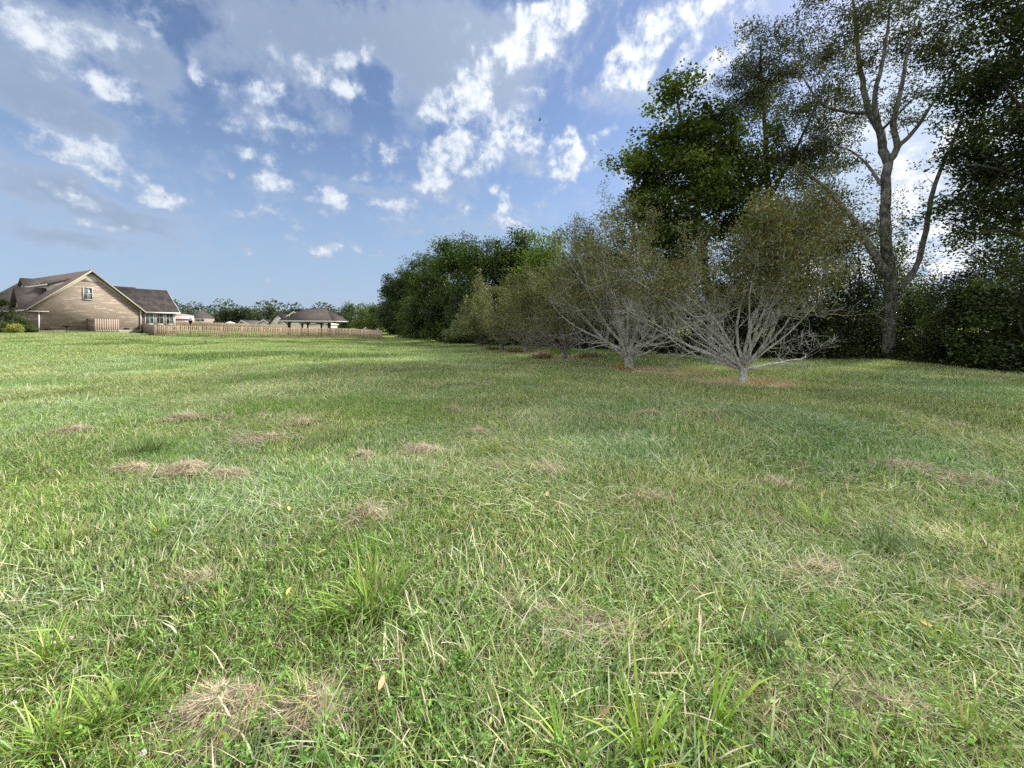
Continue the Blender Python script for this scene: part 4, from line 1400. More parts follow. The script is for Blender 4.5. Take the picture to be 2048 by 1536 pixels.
def house():
    A = np.array([-55.85, 44.7, 0])
    ang = math.atan2(.9, .44)
    z0 = float(zt(A[0], A[1])) - .02
    root = empty('brick_house', (A[0], A[1], z0), 'brick house with a tall gable wall, brown roof and three window wing', 'house', None, ang)
    L, D = 9.85, 25.0
    zl = P(64, 614, 44.7)[2] - z0
    zp = P(180, 542, 48.9)[2] - z0
    m = L / 2
    sl = (zp - zl) / m
    w = LB()
    w.slab([(0, 0, -.4), (L, 0, -.4), (L, 0, zl), (m, 0, zp - .12), (0, 0, zl)], (0, D, 0))
    w.slab([(L - .01, 1.0, -.4), (14.1, 1.0, -.4), (14.1, 1.0, zl), (L - .01, 1.0, zl)], (0, 7.0, 0))
    w.slab([(14.08, 1.02, zl), (14.08, 7.98, zl), (14.08, 4.5, zl + 3.0)], (-.2, 0, 0))
    w.build('wall', M['brick'], root)
    fd = LB()
    fd.box((L / 2, -.02, .02), (L + .04, .08, .5))
    fd.build('foundation', M['concrete'], root)
    th = .16

    def slope(mb, s0, z0_, s1, z1_, b0, b1, t=th):
        mb.slab([(s0, b0, z0_), (s1, b0, z1_), (s1, b0, z1_ + t), (s0, b0, z0_ + t)], (0, b1 - b0, 0))
    rf = LB()
    slope(rf, -.45, zl - .45 * sl, m, zp, -.38, D + .3)
    slope(rf, m + .003, zp, L + .45, zl - .45 * sl, -.38, D + .3)
    # shed dormer roof on the front slope
    roof = rf.build('roof', M['shingle'], root)
    # rake boards and frieze
    tr = LB()
    for (s0, z0_, s1, z1_) in ((-.45, zl - .45 * sl, m, zp), (m, zp, L + .45, zl - .45 * sl)):
        tr.slab([(s0, -.42, z0_ - .09), (s1, -.42, z1_ - .09), (s1, -.42, z1_ + th - .02), (s0, -.42, z0_ + th - .02)], (0, .05, 0))
        d = .45 if s0 < 0 else -.45
    tr.slab([(.0, -.06, zl - .02), (m, -.06, zp - .18), (m, -.06, zp - .50), (.0, -.06, zl - .36)], (0, .05, 0))
    tr.slab([(L, -.06, zl - .02), (m + .003, -.06, zp - .18), (m + .003, -.06, zp - .50), (L, -.06, zl - .36)], (0, .05, 0))
    tr.box((.45, -.22, zl - .50), (1.8, .34, .12))
    tr.build('rake_board', M['cream'], root)
    gp = LB()
    zc = zp - 1.35
    hw = (zp - .45 - zc) / sl
    gp.slab([(m - hw, -.035, zc), (m + hw, -.035, zc), (m, -.035, zp - .46)], (0, .03, 0))
    gp.build('gable_siding', M['siding'], root)
    # window high in the gable
    wz = (P(180, 587, 48.6)[2]) - z0
    window_local(root, 4.66, 0, wz, .72, 1.42, bars=(1, 0), trim=.07)
    # gutters and downspouts
    gt = LB()
    gt.box((-.52, D / 2, zl - .45 * sl + .02), (.14, D + .6, .14))
    gt.box((.62, -.08, zl / 2 - .3), (.11, .09, zl - .3))
    gt.box((.15, -.10, zl - .55), (1.0, .08, .09))
    gt.box((L - .06, -.08, zl / 2), (.10, .09, zl))
    gt.build('gutter', M['white'], root)
    for s_ in (1.35, 8.35):
        v = LB()
        v.box((s_, -.065, .42), (.55, .02, .2))
        v.build('vent', M['dark'], root)
    # front cross gable
    cg = LB()
    b0, b1, za = 1.9, 5.2, P(41, 577, 46.2)[2] - z0
    bm = (b0 + b1) / 2
    cs = (za - zl) / (bm - b0)
    se = (za - zl) / sl
    for (ba, bb_) in ((b0 - .3, bm), (b1 + .3, bm)):
        cg.slab([(-.5, ba, zl - .3 * cs + .1), (-.5, bm, za + .1), (se + .6, bm, za + .1), (.55, ba, zl - .3 * cs + .1)], (0, 0, .12))
    cg.build('roof', M['shingle'], root)
    cw = LB()
    cw.slab([(-.03, b0, zl - .1), (-.03, b1, zl - .1), (-.03, bm, za - .02)], (.25, 0, 0))
    cw.build('gable_siding', M['siding'], root)
    # shed dormer
    sd_ = LB()
    sd_.slab([(2.05, 2.3, zl + 2.05 * sl - .1), (2.05, 2.3, zl + 2.9), (4.4, 2.3, zl + 4.05), (4.4, 2.3, zl + 4.4 * sl - .3)], (0, 7.2, 0))
    sd_.build('dormer', M['siding'], root)
    sr = LB()
    slope(sr, 1.75, zl + 2.82, 4.75, zl + 4.25, 2.0, 9.8, .12)
    sr.build('roof', M['shingle'], root)
    sf = LB()
    sf.box((1.72, 5.9, zl + 2.86), (.05, 7.9, .18))
    sf.build('gutter', M['white'], root)
    # gable dormer further left
    gd = LB()
    gd.slab([(2.0, 10.5, zl + 1.2), (2.0, 12.7, zl + 1.2), (2.0, 12.7, zl + 2.95), (2.0, 11.6, zl + 4.0), (2.0, 10.5, zl + 2.95)], (2.6, 0, 0))
    dm = gd.build('dormer', M['siding'], root)
    gr_ = LB()
    for sg in (-1, 1):
        gr_.slab([(1.7, 11.6 + sg * 1.35, zl + 2.78), (1.7, 11.6, zl + 4.08), (4.6, 11.6, zl + 4.08), (3.6, 11.6 + sg * 1.35, zl + 2.78)], (0, 0, .12))
    gr_.build('roof', M['shingle'], root)
    window_local(root, 1.98, 11.6, zl + 2.45, .7, .8, nrm=-1, axis='y', bars=(1, 0), trim=.06)
    # wing
    wr = LB()
    zr = P(335, 583, 59.7)[2] - z0
    for (b0, b1, z_0, z_1) in ((.55, 4.5, zl - .40, zr), (4.503, 8.45, zr, zl - .40)):
        wr.slab([(6.6, b0, z_0), (6.6, b1, z_1), (6.6, b1, z_1 + .16), (6.6, b0, z_0 + .16)], (7.95, 0, 0))
    wr.slab([(6.4, 2.6, zr - 1.75), (6.4, 4.9, zr + .18), (6.4, 4.9, zr + .34), (6.4, 2.6, zr - 1.55)], (4.6, 0, 0))
    wr.build('roof', M['shingle_dark'], root)
    wf = LB()
    wf.box((12.3, .50, zl - .32), (4.6, .08, .20))
    wf.slab([(14.56, .5, zl - .42), (14.56, 4.5, zr - .02), (14.56, 4.5, zr + .14), (14.56, .5, zl - .26)], (.05, 0, 0))
    wf.box((L + .28, .96, zl / 2), (.14, .10, zl))
    wf.box((14.05, .96, zl / 2), (.14, .10, zl))
    wf.build('fascia', M['white'], root)
    for px in (298.5, 319, 339):
        u = (px - 1024) / FPX
        e_, d_ = np.array([.44, .9]) / math.hypot(.44, .9), np.array([-.9, .44]) / math.hypot(.44, .9)
        o = A[:2] + d_ * 1.0
        s_ = (u * o[1] - o[0]) / (e_[0] - u * e_[1])
        window_local(root, s_, 1.0, P(320, 637, 56.5)[2] - z0 + .1, .78, 1.75, bars=(1, 1), trim=.13)


house()


def screen():
    C, D_, B = P(189, 668, 46.6), P(235, 668.5, 48.4), P(173.5, 665, 49.2)
    root = empty('privacy_screen', C, 'pinkish slatted wooden screen on the lawn against the brick gable wall', 'screen')

    def run(name, a, b, n, mat, h, slat):
        mb, rl = MB(), MB()
        a, b = np.array(a), np.array(b)
        d = (b - a)
        ln = np.linalg.norm(d[:2])
        az = math.atan2(d[1], d[0])
        pn = np.array([-math.sin(az), math.cos(az), 0])
        for k in range(n):
            p = a + d * (k + .5) / n
            mb.box((p[0], p[1], p[2] + h / 2 + .03), (ln / n * slat, .022, h), az)
        for zz in (.15, .5, .88):
            mid = (a + b) / 2 + pn * .03
            rl.box((mid[0], mid[1], mid[2] + h * zz), (ln, .035, .09), az)
        mb.build('slats', mat, root)
        rl.build('rail', mat, root)
    run('f', C, D_, 10, M['screen'], 1.83, .62)
    run('s', C + (-.02, .04, 0), B, 9, M['fence_shade'], 1.80, .99)
    for p in (C, D_, B):
        pt = MB()
        pt.box((p[0], p[1] + .08, p[2] + .9), (.09, .09, 1.9))
        pt.build('post', M['screen'], root)


screen()


def bird_bath():
    b = P(133, 664.5, 46.0)
    root = empty('bird_bath', b, 'dark pedestal with a wide shallow bowl on the lawn in front of the brick gable', 'bird bath')
    m = MB()
    m.lathe(b, [(.17, -.1), (.15, .04), (.05, .10), (.045, .55), (.06, .62)], 10)
    m.build('pedestal', M['dark'], root, True)
    m = MB()
    m.lathe(b + (0, 0, .62), [(.05, 0), (.28, .06), (.38, .16), (.36, .17), (.2, .10), (.001, .07)], 14)
    m.build('bowl', M['dark'], root, True)


bird_bath()


def fence_run(root, pts, h, mat, pick_w=.14, gap=.03, bay=2.4, shadow=True):
    """pts: list of ground points along the fence (x,y,z)"""
    pts = np.array(pts, float)
    seg = np.linalg.norm(np.diff(pts[:, :2], axis=0), axis=1)
    cum = np.concatenate([[0], np.cumsum(seg)])
    tot = cum[-1]
    at = lambda s: np.array([np.interp(s, cum, pts[:, i]) for i in range(3)])
    nb = max(1, round(tot / bay))
    r = np.random.default_rng(5)
    for k in range(nb):
        a, b = at(tot * k / nb), at(tot * (k + 1) / nb)
        d = b - a
        ln = np.linalg.norm(d[:2])
        az = math.atan2(d[1], d[0])
        nrm = np.array([math.sin(az), -math.cos(az), 0])
        m = MB()
        n = int(ln / (pick_w + gap))
        for j in range(n):
            p = a + d * (j + .5) / n
            side = (.035 if j % 2 == 0 or not shadow else -.035)
            p = p + nrm * side
            hh = h * (1 + r.normal(0, .008))
            ww = pick_w if shadow else ln / n * .98
            m.box((p[0], p[1], p[2] + hh / 2), (ww, .018, hh), az + r.normal(0, .01))
        m.build('panel', mat, root)
        m = MB()
        for zz in (.16, .55, .90):
            m.bar(a + (0, 0, h * zz), b + (0, 0, h * zz), .04, .085)
        m.build('rail', mat, root)
        for e_ in ((a, b) if k == nb - 1 else (a,)):
            m = MB()
            m.box((e_[0], e_[1], e_[2] + h / 2 - .05), (.10, .10, h + .16), az)
            m.build('post', mat, root)


F1 = [P(310, 673.3, 50.0), P(500, 675.3, 54.5), P(690, 676.5, 59.5), P(764, 680, 61.0)]
root = empty('picket_fence', F1[0], 'long tan board fence across the back of the field, ending at the open grass', 'fence')
fence_run(root, F1, 1.5, M['fence'], .12, .075)
F0 = [P(279, 667.0, 55.0), P(309, 672.6, 50.1)]
root = empty('picket_fence', F0[0], 'short fence coloured gray for shade, joining the window wing to the long tan fence', 'fence')
fence_run(root, F0, 1.5, M['fence_shade'], .15, 0, 2.4, False)


def back_z(px, top, Y, h=1.5):
    p = P(px, top, Y)
    p[2] -= h
    return p


F2 = [back_z(352, 642.5, 74), back_z(470, 646.5, 74), back_z(600, 652.5, 75), back_z(690, 656.5, 78), P(762, 679, 63.0)]
F2[3][2] = F2[3][2]
root = empty('picket_fence', F2[0], 'far side of the yard fence, pale boards seen over the long tan fence', 'fence')
fence_run(root, F2, 1.5, M['fence'], .15, .01, 3.0, False)


def lamp():
    b = P(381, 660, 57.0)
    b[2] = P(381, 636, 57.0)[2] - 2.6
    root = empty('garden_lamp', b, 'dark lantern on a post behind the long fence, right of the window wing', 'lamp')
    m = MB()
    m.lathe(b, [(.05, -.3), (.045, 1.7), (.12, 1.75), (.10, 1.85)], 8)
    m.build('post', M['dark'], root)
    m = MB()
    m.lathe(b + (0, 0, 1.85), [(.12, 0), (.22, .08), (.26, .42), (.30, .44), (.10, .66), (.02, .75)], 6)
    m.build('lantern', M['dark'], root)
    m = MB()
    m.lathe(b + (0, 0, 2.27), [(.31, .0), (.32, .06), (.28, .09)], 12)
    m.build('lamp_rim', M['white'], root)


lamp()


def pavilion():
    Y = 66.0
    g = P(557, 641, Y)
    zl = g[2]
    z0 = zl - 2.55
    xl, xr = P(557, 641, Y)[0], P(697, 645, Y + 6.5)[0]
    xa, xb = P(612, 619, Y + 3)[0], P(652, 619, Y + 3)[0]
    zr = P(630, 618.5, Y + 3)[2]
    root = empty('pavilion', ((xl + xr) / 2, Y + 3, z0), 'open timber pavilion with a brown hip roof and white scalloped eaves behind the fence', 'pavilion')
    y0, y1, ym = Y, Y + 6.5, Y + 3.2
    m = MB()
    e = [(xl, y0, zl), (xr, y0, zl - .12), (xr, y1, zl - .12), (xl, y1, zl)]
    ra, rb = (xa, ym, zr), (xb, ym, zr)
    m.slab([e[0], e[1], rb, ra], (0, 0, .12))
    m.slab([e[2], e[3], ra, rb], (0, 0, .12))
    m.slab([e[1], e[2], rb], (0, 0, .12))
    m.slab([e[3], e[0], ra], (0, 0, .12))
    m.build('roof', M['shingle_pav'], root)
    m = MB()
    m.bar((xl, y0 - .02, zl - .03), (xr, y0 - .02, zl - .15), .06, .16)
    m.bar((xr, y0, zl - .15), (xr, y1, zl - .15), .06, .16)
    m.bar((xl, y0, zl - .03), (xl, y1, zl - .03), .06, .16)
    n = 26
    for k in range(n):
        x = xl + (xr - xl) * (k + .5) / n
        m.box((x, y0 - .02, zl - .15 - .12 * (k + .5) / n), (.26, .05, .12))
    m.build('eave_trim', M['white'], root)
    for px in (577, 604.5, 615.5, 643, 657):
        x = P(px, 640, Y + .6)[0]
        m = MB()
        m.box((x, y0 + .6, (z0 + zl) / 2 - .1), (.20, .20, zl - z0))
        for sg in (-1, 1):
            m.bar((x, y0 + .6, zl - .85), (x + sg * .62, y0 + .6, zl - .22), .12, .12, up=(0, 1, 0))
        m.build('post', M['timber'], root)
    for px in (580, 660):
        x = P(px, 640, Y + 6)[0]
        m = MB()
        m.box((x, y1 - .5, (z0 + zl) / 2 - .1), (.20, .20, zl - z0))
        m.build('post', M['timber'], root)
    m = MB()
    m.bar((xl + .5, y0 + .6, zl - .25), (xr - .5, y0 + .6, zl - .35), .15, .22)
    m.build('beam', M['timber'], root)


pavilion()


def hip_house(name, label, px0, px1, eave, peak, Y, wallm, roofm, ridge=(.45, .55), base=660, depth=8.0, win=()):
    a, b = P(px0, eave, Y), P(px1, eave, Y + depth)
    z0 = P(px0, base, Y)[2]
    zl, zr = a[2], P(px0, peak, Y)[2]
    x0, x1 = a[0], b[0]
    root = empty(name, ((x0 + x1) / 2, Y + depth / 2, z0), label, 'house')
    m = MB()
    i = .45
    m.slab([(x0 + i, Y + i, z0 - .5), (x1 - i, Y + i, z0 - .5), (x1 - i, Y + i, zl), (x0 + i, Y + i, zl)], (0, depth - 2 * i, 0))
    m.build('wall', wallm, root)
    m = MB()
    w = x1 - x0
    ra, rb = (x0 + w * ridge[0], Y + depth / 2, zr), (x0 + w * ridge[1], Y + depth / 2, zr)
    e = [(x0, Y, zl), (x1, Y, zl), (x1, Y + depth, zl), (x0, Y + depth, zl)]
    m.slab([e[0], e[1], rb, ra], (0, 0, .15))
    m.slab([e[2], e[3], ra, rb], (0, 0, .15))
    m.slab([e[1], e[2], rb], (0, 0, .15))
    m.slab([e[3], e[0], ra], (0, 0, .15))
    m.build('roof', roofm, root)
    m = MB()
    m.box(((x0 + x1) / 2, Y - .03, zl - .06), (w, .08, .3))
    m.build('fascia', M['white'], root)
    for (p0, p1, t0, t1) in win:
        q0, q1 = P(p0, t0, Y + i), P(p1, t1, Y + i)
        m = MB()
        m.box(((q0[0] + q1[0]) / 2, Y + i - .03, (q0[2] + q1[2]) / 2), (q1[0] - q0[0], .06, q0[2] - q1[2]))
        m.build('window', M['glass'], root)
    return root


def gable_house(name, label, px0, px1, eave, peak, Y, wallm, roofm, base=658, depth=8.0, trim=True, off=.5):
    """gable end faces the camera"""
    a, b = P(px0, eave, Y), P(px1, eave, Y)
    z0 = P(px0, base, Y)[2]
    zl, zr = a[2], P(px0, peak, Y)[2]
    x0, x1, xm = a[0], b[0], a[0] + (b[0] - a[0]) * off
    root = empty(name, (xm, Y + depth / 2, z0), label, 'house')
    m = MB()
    m.slab([(x0 + .3, Y + .3, z0 - .5), (x1 - .3, Y + .3, z0 - .5), (x1 - .3, Y + .3, zl), (xm, Y + .3, zr - .3), (x0 + .3, Y + .3, zl)], (0, depth - .6, 0))
    m.build('wall', wallm, root)
    m = MB()
    m.slab([(x0, Y, zl - .1), (xm, Y, zr), (xm, Y, zr + .2), (x0, Y, zl + .1)], (0, depth, 0))
    m.slab([(xm, Y, zr), (x1, Y, zl - .1), (x1, Y, zl + .1), (xm, Y, zr + .2)], (0, depth, 0))
    m.build('roof', roofm, root)
    if trim:
        m = MB()
        m.slab([(x0, Y - .06, zl - .25), (xm, Y - .06, zr - .15), (xm, Y - .06, zr + .2), (x0, Y - .06, zl + .1)], (0, .05, 0))
        m.slab([(xm + .002, Y - .06, zr - .15), (x1, Y - .06, zl - .25), (x1, Y - .06, zl + .1), (xm + .002, Y - .06, zr + .2)], (0, .05, 0))
        m.build('rake_board', M['white'], root)
    return root


hip_house('neighbour_house', 'small house with a gray hip roof and one dark window, right of the lantern', 376, 431, 636.5, 619, 100, M['brick'], M['shingle_gray'], (.48, .56), 655, 9, ((391, 409, 637.6, 643),))
hip_house('neighbour_house', 'pale pink walled building with a dark red band right behind the window wing', 346, 380, 631, 628, 92, M['pinkwall'], M['pinkwall'], (.3, .7), 655, 6)
rb = P(363, 640, 92)
o = MB()
o.box((rb[0], 91.9 + .5, P(363, 639.5, 92)[2]), (3.6, .12, .45))
hh = [x for x in bpy.data.objects if x.name.startswith('neighbour_house') and x.type == 'EMPTY'][-1]
o.build('red_band', M['red'], hh)
o = MB()
o.box((rb[0], 91.7 + .5, P(363, 646, 92)[2]), (4.2, .16, 1.1))
o.build('lower_wall', M['white'], hh)
gable_house('far_house', 'far tan roofed house with a pale gable right of the tent top', 476, 500, 649, 641, 125, M['siding'], M['shingle_gray'], off=.25)
gable_house('far_house', 'far house with two light rakes left of the dark steep roof', 508, 543, 650, 640, 125, M['siding'], M['shingle'], off=.55)
gable_house('far_house', 'far house with a steep dark blue gray roof left of the pavilion', 536, 572, 648, 628, 118, M['siding'], M['shingle_dark'], trim=False)
gable_house('far_house', 'white walled far house seen under and above the left of the pavilion roof', 553, 616, 646, 624, 112, M['white'], M['shingle_gray'], off=.55, base=660)
gable_house('far_house', 'long low white building seen through the right half of the open pavilion', 612, 660, 649, 646, 96, M['white'], M['white'], trim=False, base=664, depth=5)


def tent():
    b = P(460, 655, 88)
    root = empty('canopy_tent', b, 'white canopy tent top poking over the fence left of the pavilion', 'tent')
    zt_, ze = P(460, 642.5, 88)[2], P(460, 647.5, 88)[2]
    m = MB()
    m.lathe((b[0], b[1], 0), [(1.35, ze - .2), (1.38, ze), (.6, (zt_ + ze) / 2 + .05), (.03, zt_)], 8)
    m.build('canopy', M['white'], root)
    m = MB()
    for a in range(4):
        m.box((b[0] + 1.2 * math.cos(a * 1.57 + .78), b[1] + 1.2 * math.sin(a * 1.57 + .78), (b[2] + ze) / 2 - .3), (.05, .05, ze - b[2] + .3))
    m.build('pole', M['white'], root)


tent()


def car():
    Y = 118.0
    b = P(743, 661.5, Y)
    root = empty('parked_car', b, 'small white car parked beyond the right end of the long fence', 'car')
    m = MB()
    prof = [(-2.1, .3), (2.1, .3), (2.15, .75), (1.2, .92), (.6, 1.42), (-.9, 1.45), (-1.7, .98), (-2.12, .85)]
    m.slab([(b[0] + x, b[1] - .85, b[2] + z) for x, z in prof], (0, 1.7, 0))
    m.build('body', M['white'], root)
    m = MB()
    m.slab([(b[0] + x, b[1] - .87, b[2] + z) for x, z in ((-1.45, .98), (1.0, .94), (.52, 1.34), (-.85, 1.36))], (0, 1.74, 0))
    m.build('window', M['glass'], root)
    for x in (-1.3, 1.35):
        for y in (-.86, .70):
            m = MB()
            k = 12
            m.slab([(b[0] + x + .34 * math.cos(i * 6.283 / k), b[1] + y, b[2] + .34 + .34 * math.sin(i * 6.283 / k)) for i in range(k)], (0, .18, 0))
            m.build('wheel', M['dark'], root)


car()

# clipped evergreens and bushes by the front of the house
def column_bush(px, base, top, wpx, Y, label, seed, lcol, n=5000, lsize=.10, name='columnar_evergreen', cat='shrub', point=True):
    r = np.random.default_rng(seed)
    b = P(px, base, Y)
    h = (base - top) * Y / FPX
    w = wpx * .5 * Y / FPX
    lobes = [(b[0], b[1], b[2] + h * .25, w, w, h * .27), (b[0], b[1], b[2] + h * .5, w * .9, w * .9, h * .25), (b[0], b[1], b[2] + h * .78, w * (.5 if point else .85), w * (.5 if point else .85), h * .22)]
    return make_tree(name, label, cat, b, [([b, b + (0, 0, h * .5), b + (0, 0, h * .9)], .06, .02)], lobes, 90, n, lsize, lcol, M['bark_dark'], r, aspect=.5, spread=.13 * max(1, w),
                     shell=.6, flat=.2, zmin=b[2] + .02, group='clipped evergreens by the house front')


column_bush(3, 664, 574, 18, 42.5, 'tallest dark pointed evergreen cut by the left edge of the photo', 301, DARKL)
column_bush(24, 664, 617, 20, 43.5, 'dark columnar evergreen between the pointed and the green one', 302, DARKL)
column_bush(42, 664, 618, 20, 43.0, 'bright green columnar evergreen next to the brick corner', 303, MIDL, point=False)
column_bush(10, 664, 644, 36, 41.5, 'low dark clipped bush at the left edge of the photo', 304, MIDL, point=False)
column_bush(52, 665, 650, 26, 42.0, 'low green bush at the foot of the brick corner', 305, MIDL, point=False)
column_bush(25, 665, 648, 23, 40.5, 'round yellow bush in front of the dark evergreens', 306, [(.42, .40, .10), (.34, .36, .08), (.25, .30, .06)], point=False)
column_bush(434, 650, 629, 7, 96, 'thin dark spruce at the right corner of the gray hip roof', 307, DARKL, n=1500, lsize=.3)

# ------------------------------------------------------------------ small things in the grass
def hay(px, py, wpx, hfac, label, seed, n=900, stretch=1.0, rot=0.0):
    r = np.random.default_rng(seed)
    g = G(px, py)
    R = wpx * .6 * math.hypot(g[1], EYE * .6) / FPX
    cc_ = r.normal(0, .38, (5, 2))
    cc_[0] = 0
    kk = r.choice(5, n, p=(.44, .17, .15, .13, .11))
    p = cc_[kk] + r.normal(0, .27, (n, 2))
    stray = r.random(n) < .12
    p[stray] *= 1.7
    hgt = np.zeros(n)
    for i_, a_ in enumerate((1.0, .6, .5, .45, .4)):
        hgt = np.maximum(hgt, a_ * np.exp(-((np.linalg.norm(p - cc_[i_], axis=1)) / .42) ** 2))
    hgt *= R * hfac * (.45 if py > 1000 else .30)
    q = p * R * np.array([1.0 * stretch, .8])
    c, s_ = math.cos(rot), math.sin(rot)
    q = np.column_stack([q[:, 0] * c - q[:, 1] * s_, q[:, 0] * s_ + q[:, 1] * c])
    b = np.column_stack([q, hgt * r.uniform(.25, 1.0, n) + (.03 if py > 1000 else .055)])
    ang = (np.arctan2(q[:, 1], q[:, 0]) + 1.57 + r.normal(0, .95, n)) if stretch < 1.3 else r.normal(rot, .6, n) + np.pi * r.integers(0, 2, n)
    L = r.uniform(.05, .17, n) * min(1.3, max(.8, R / .12))
    b[:, :2] -= np.column_stack([np.cos(ang), np.sin(ang)]) * L[:, None] * .5
    v, f, cc = blades(b, ang, L, r.normal(.97, .10, n), r.normal(.1, .7, n), r.uniform(.0018, .0042, n) * (1 + g[1] * .12),
                      mixcol(n, [(.60, .51, .39), (.48, .40, .31), (.70, .62, .50), (.28, .23, .18)], [4, 3, 3, 2], r), r)
    v[:, 2] = np.maximum(v[:, 2], .004)
    # matted thatch under the loose stalks keeps the clump in one piece
    na = 40
    aa = np.arange(na) * 2 * np.pi / na
    ee = np.column_stack([np.cos(aa), np.sin(aa)]) * (R * .62) * r.uniform(.75, 1.15, na)[:, None] * np.array([stretch, .8])
    ee = np.column_stack([ee[:, 0] * c - ee[:, 1] * s_, ee[:, 0] * s_ + ee[:, 1] * c])
    tv = np.vstack([np.column_stack([ee, np.full(na, .004)]), np.column_stack([ee * .55, np.full(na, .02 + R * hfac * .12)]), [[0, 0, .025 + R * hfac * .2]]])
    i_ = np.arange(na)
    j_ = (i_ + 1) % na
    tq = np.column_stack([i_, j_, na + j_, na + i_])
    tt_ = np.column_stack([na + i_, na + j_, np.full(na, 2 * na)])
    nv_ = len(v)
    v = np.vstack([v, tv])
    cc = np.vstack([cc, np.tile([[.30, .24, .16]], (len(tv), 1)) * r.uniform(.7, 1.2, (len(tv), 1))])
    f = [np.vstack([f, tq + nv_]), tt_ + nv_]
    o = mesh_obj('hay_clump', v, f, M['hay'], None, col=cc)
    o.location = tuple(g)
    tag(o, label, 'hay', 'dry hay clumps left on the mown grass')


HAY = [(430, 1452, 150, .85, 'biggest straw clump, pale and domed, at the bottom left beside a broad bladed tuft', 2600, 1, 0),
       (735, 1042, 105, .75, 'flat topped straw clump left of the photo centre, in the middle distance', 1700, 1.15, 0),
       (402, 1180, 95, .55, 'grayish straw clump between the middle one and the bottom left one', 1200, 1, 0),
       (142, 872, 80, .8, 'straw clump farthest left with a dark shaded hollow on its right', 1300, 1, 0),
       (1095, 958, 95, .75, 'straw clump with a dark hollow, right of the curved straw streak', 1300, 1, 0),
       (1010, 945, 90, .4, 'curved flat straw streak left of the hollow clump', 800, 1.6, -.3),
       (845, 912, 85, .6, 'low straw clump left of the bright yellow green tuft', 1000, 1.2, 0),
       (725, 922, 50, .6, 'small purplish straw clump beside the low one', 600, 1, 0),
       (270, 948, 60, .6, 'small straw clump at the left end of the broken straw row', 700, 1.1, 0),
       (370, 948, 80, .55, 'middle straw clump of the broken straw row on the left', 900, 1.2, 0),
       (455, 958, 80, .5, 'right hand straw clump of the broken straw row on the left', 900, 1.3, .1),
       (360, 840, 60, .45, 'thin straw patch left of the three straw spots in a line', 600, 1.4, 0),
       (452, 842, 50, .55, 'first of three straw spots in a line, left middle', 600, 1.2, 0),
       (520, 842, 50, .5, 'second of three straw spots in a line, left middle', 600, 1.2, 0),
       (595, 852, 55, .45, 'third of three straw spots in a line, left middle', 600, 1.2, 0),
       (545, 882, 110, .3, 'wide thin pale straw patch below the three spots', 900, 1.4, 0),
       (905, 824, 42, .6, 'small straw heap in the centre beyond the low clump', 600, 1.1, 0),
       (640, 797, 50, .3, 'faint straw smear far out left of centre', 400, 1.6, 0),
       (955, 870, 36, .4, 'little straw wisp in front of the small central heap', 400, 1.2, 0),
       (1430, 832, 60, .35, 'pale straw wisp below the nearest fruit tree', 500, 1.5, 0),
       (1530, 873, 90, .4, 'long straw smear below and right of the nearest fruit tree', 800, 1.6, -.1),
       (1905, 857, 50, .4, 'straw wisp in the shaded grass at the far right', 500, 1.3, 0),
       (1800, 940, 110, .35, 'straw streak leading to the right edge clump', 900, 1.8, -.2),
       (1955, 975, 110, .5, 'wide straw clump near the right edge of the photo', 1200, 1.5, -.15),
       (1300, 832, 40, .3, 'small faint straw spot left below the nearest fruit tree', 350, 1.4, 0),
       (1550, 978, 60, .5, 'pinkish straw patch right of centre', 700, 1.2, 0),
       (1300, 1005, 100, .3, 'broad thin straw patch centre right', 900, 1.4, 0),
       (1640, 1150, 90, .3, 'thin straw patch among weeds on the right', 800, 1.3, 0),
       (1190, 1270, 130, .25, 'flat straw band across the central foreground', 1100, 1.7, -.35),
       (1800, 1440, 190, .3, 'gray straw band lying across the bottom right corner', 1700, 1.7, -.45),
       (1960, 1190, 110, .3, 'straw streak at the right edge, lower half', 900, 1.6, -.5),
       (625, 1430, 110, .3, 'thin straw patch right of the biggest clump', 1000, 1.2, 0),
       (185, 1075, 60, .3, 'thin straw spot among green tufts on the left', 500, 1.2, 0)]
for i, (px, py, w, hf, lab, n, st, ro) in enumerate(HAY):
    hay(px, py, w, hf, lab, 400 + i, n, st, ro)


def tuft(px, py, wpx, hpx, label, seed, n=110, width=.009, cols=None, name='grass_tuft', group='tall bright grass tufts', mix=None, leanmax=.55, cat='grass tuft'):
    r = np.random.default_rng(seed)
    g = G(px, py)
    sc = math.hypot(g[1], EYE * .5) / FPX
    R, H = wpx * .5 * sc, hpx * sc * .95
    p = r.normal(0, .28, (n, 2)) * R
    ang = np.arctan2(p[:, 1], p[:, 0]) + r.normal(0, .7, n)
    b = np.column_stack([p, np.zeros(n)])
    dd = np.linalg.norm(p, axis=1) / R
    v, f, cc = blades(b, ang, H * r.uniform(.55, 1.25, n), np.clip(dd * .6 + r.normal(.12, .12, n), 0, leanmax + .2), r.uniform(.2, 1.5, n), width * r.uniform(.6, 1.3, n),
                      mixcol(n, cols or [(.22, .37, .06), (.30, .44, .09), (.17, .27, .07), (.42, .40, .20)], mix or [4, 4, 3, 1], r, .20), r)
    o = mesh_obj(name, v, f, M['hay'], None, col=cc)
    o.location = tuple(g)
    tag(o, label, cat, group)


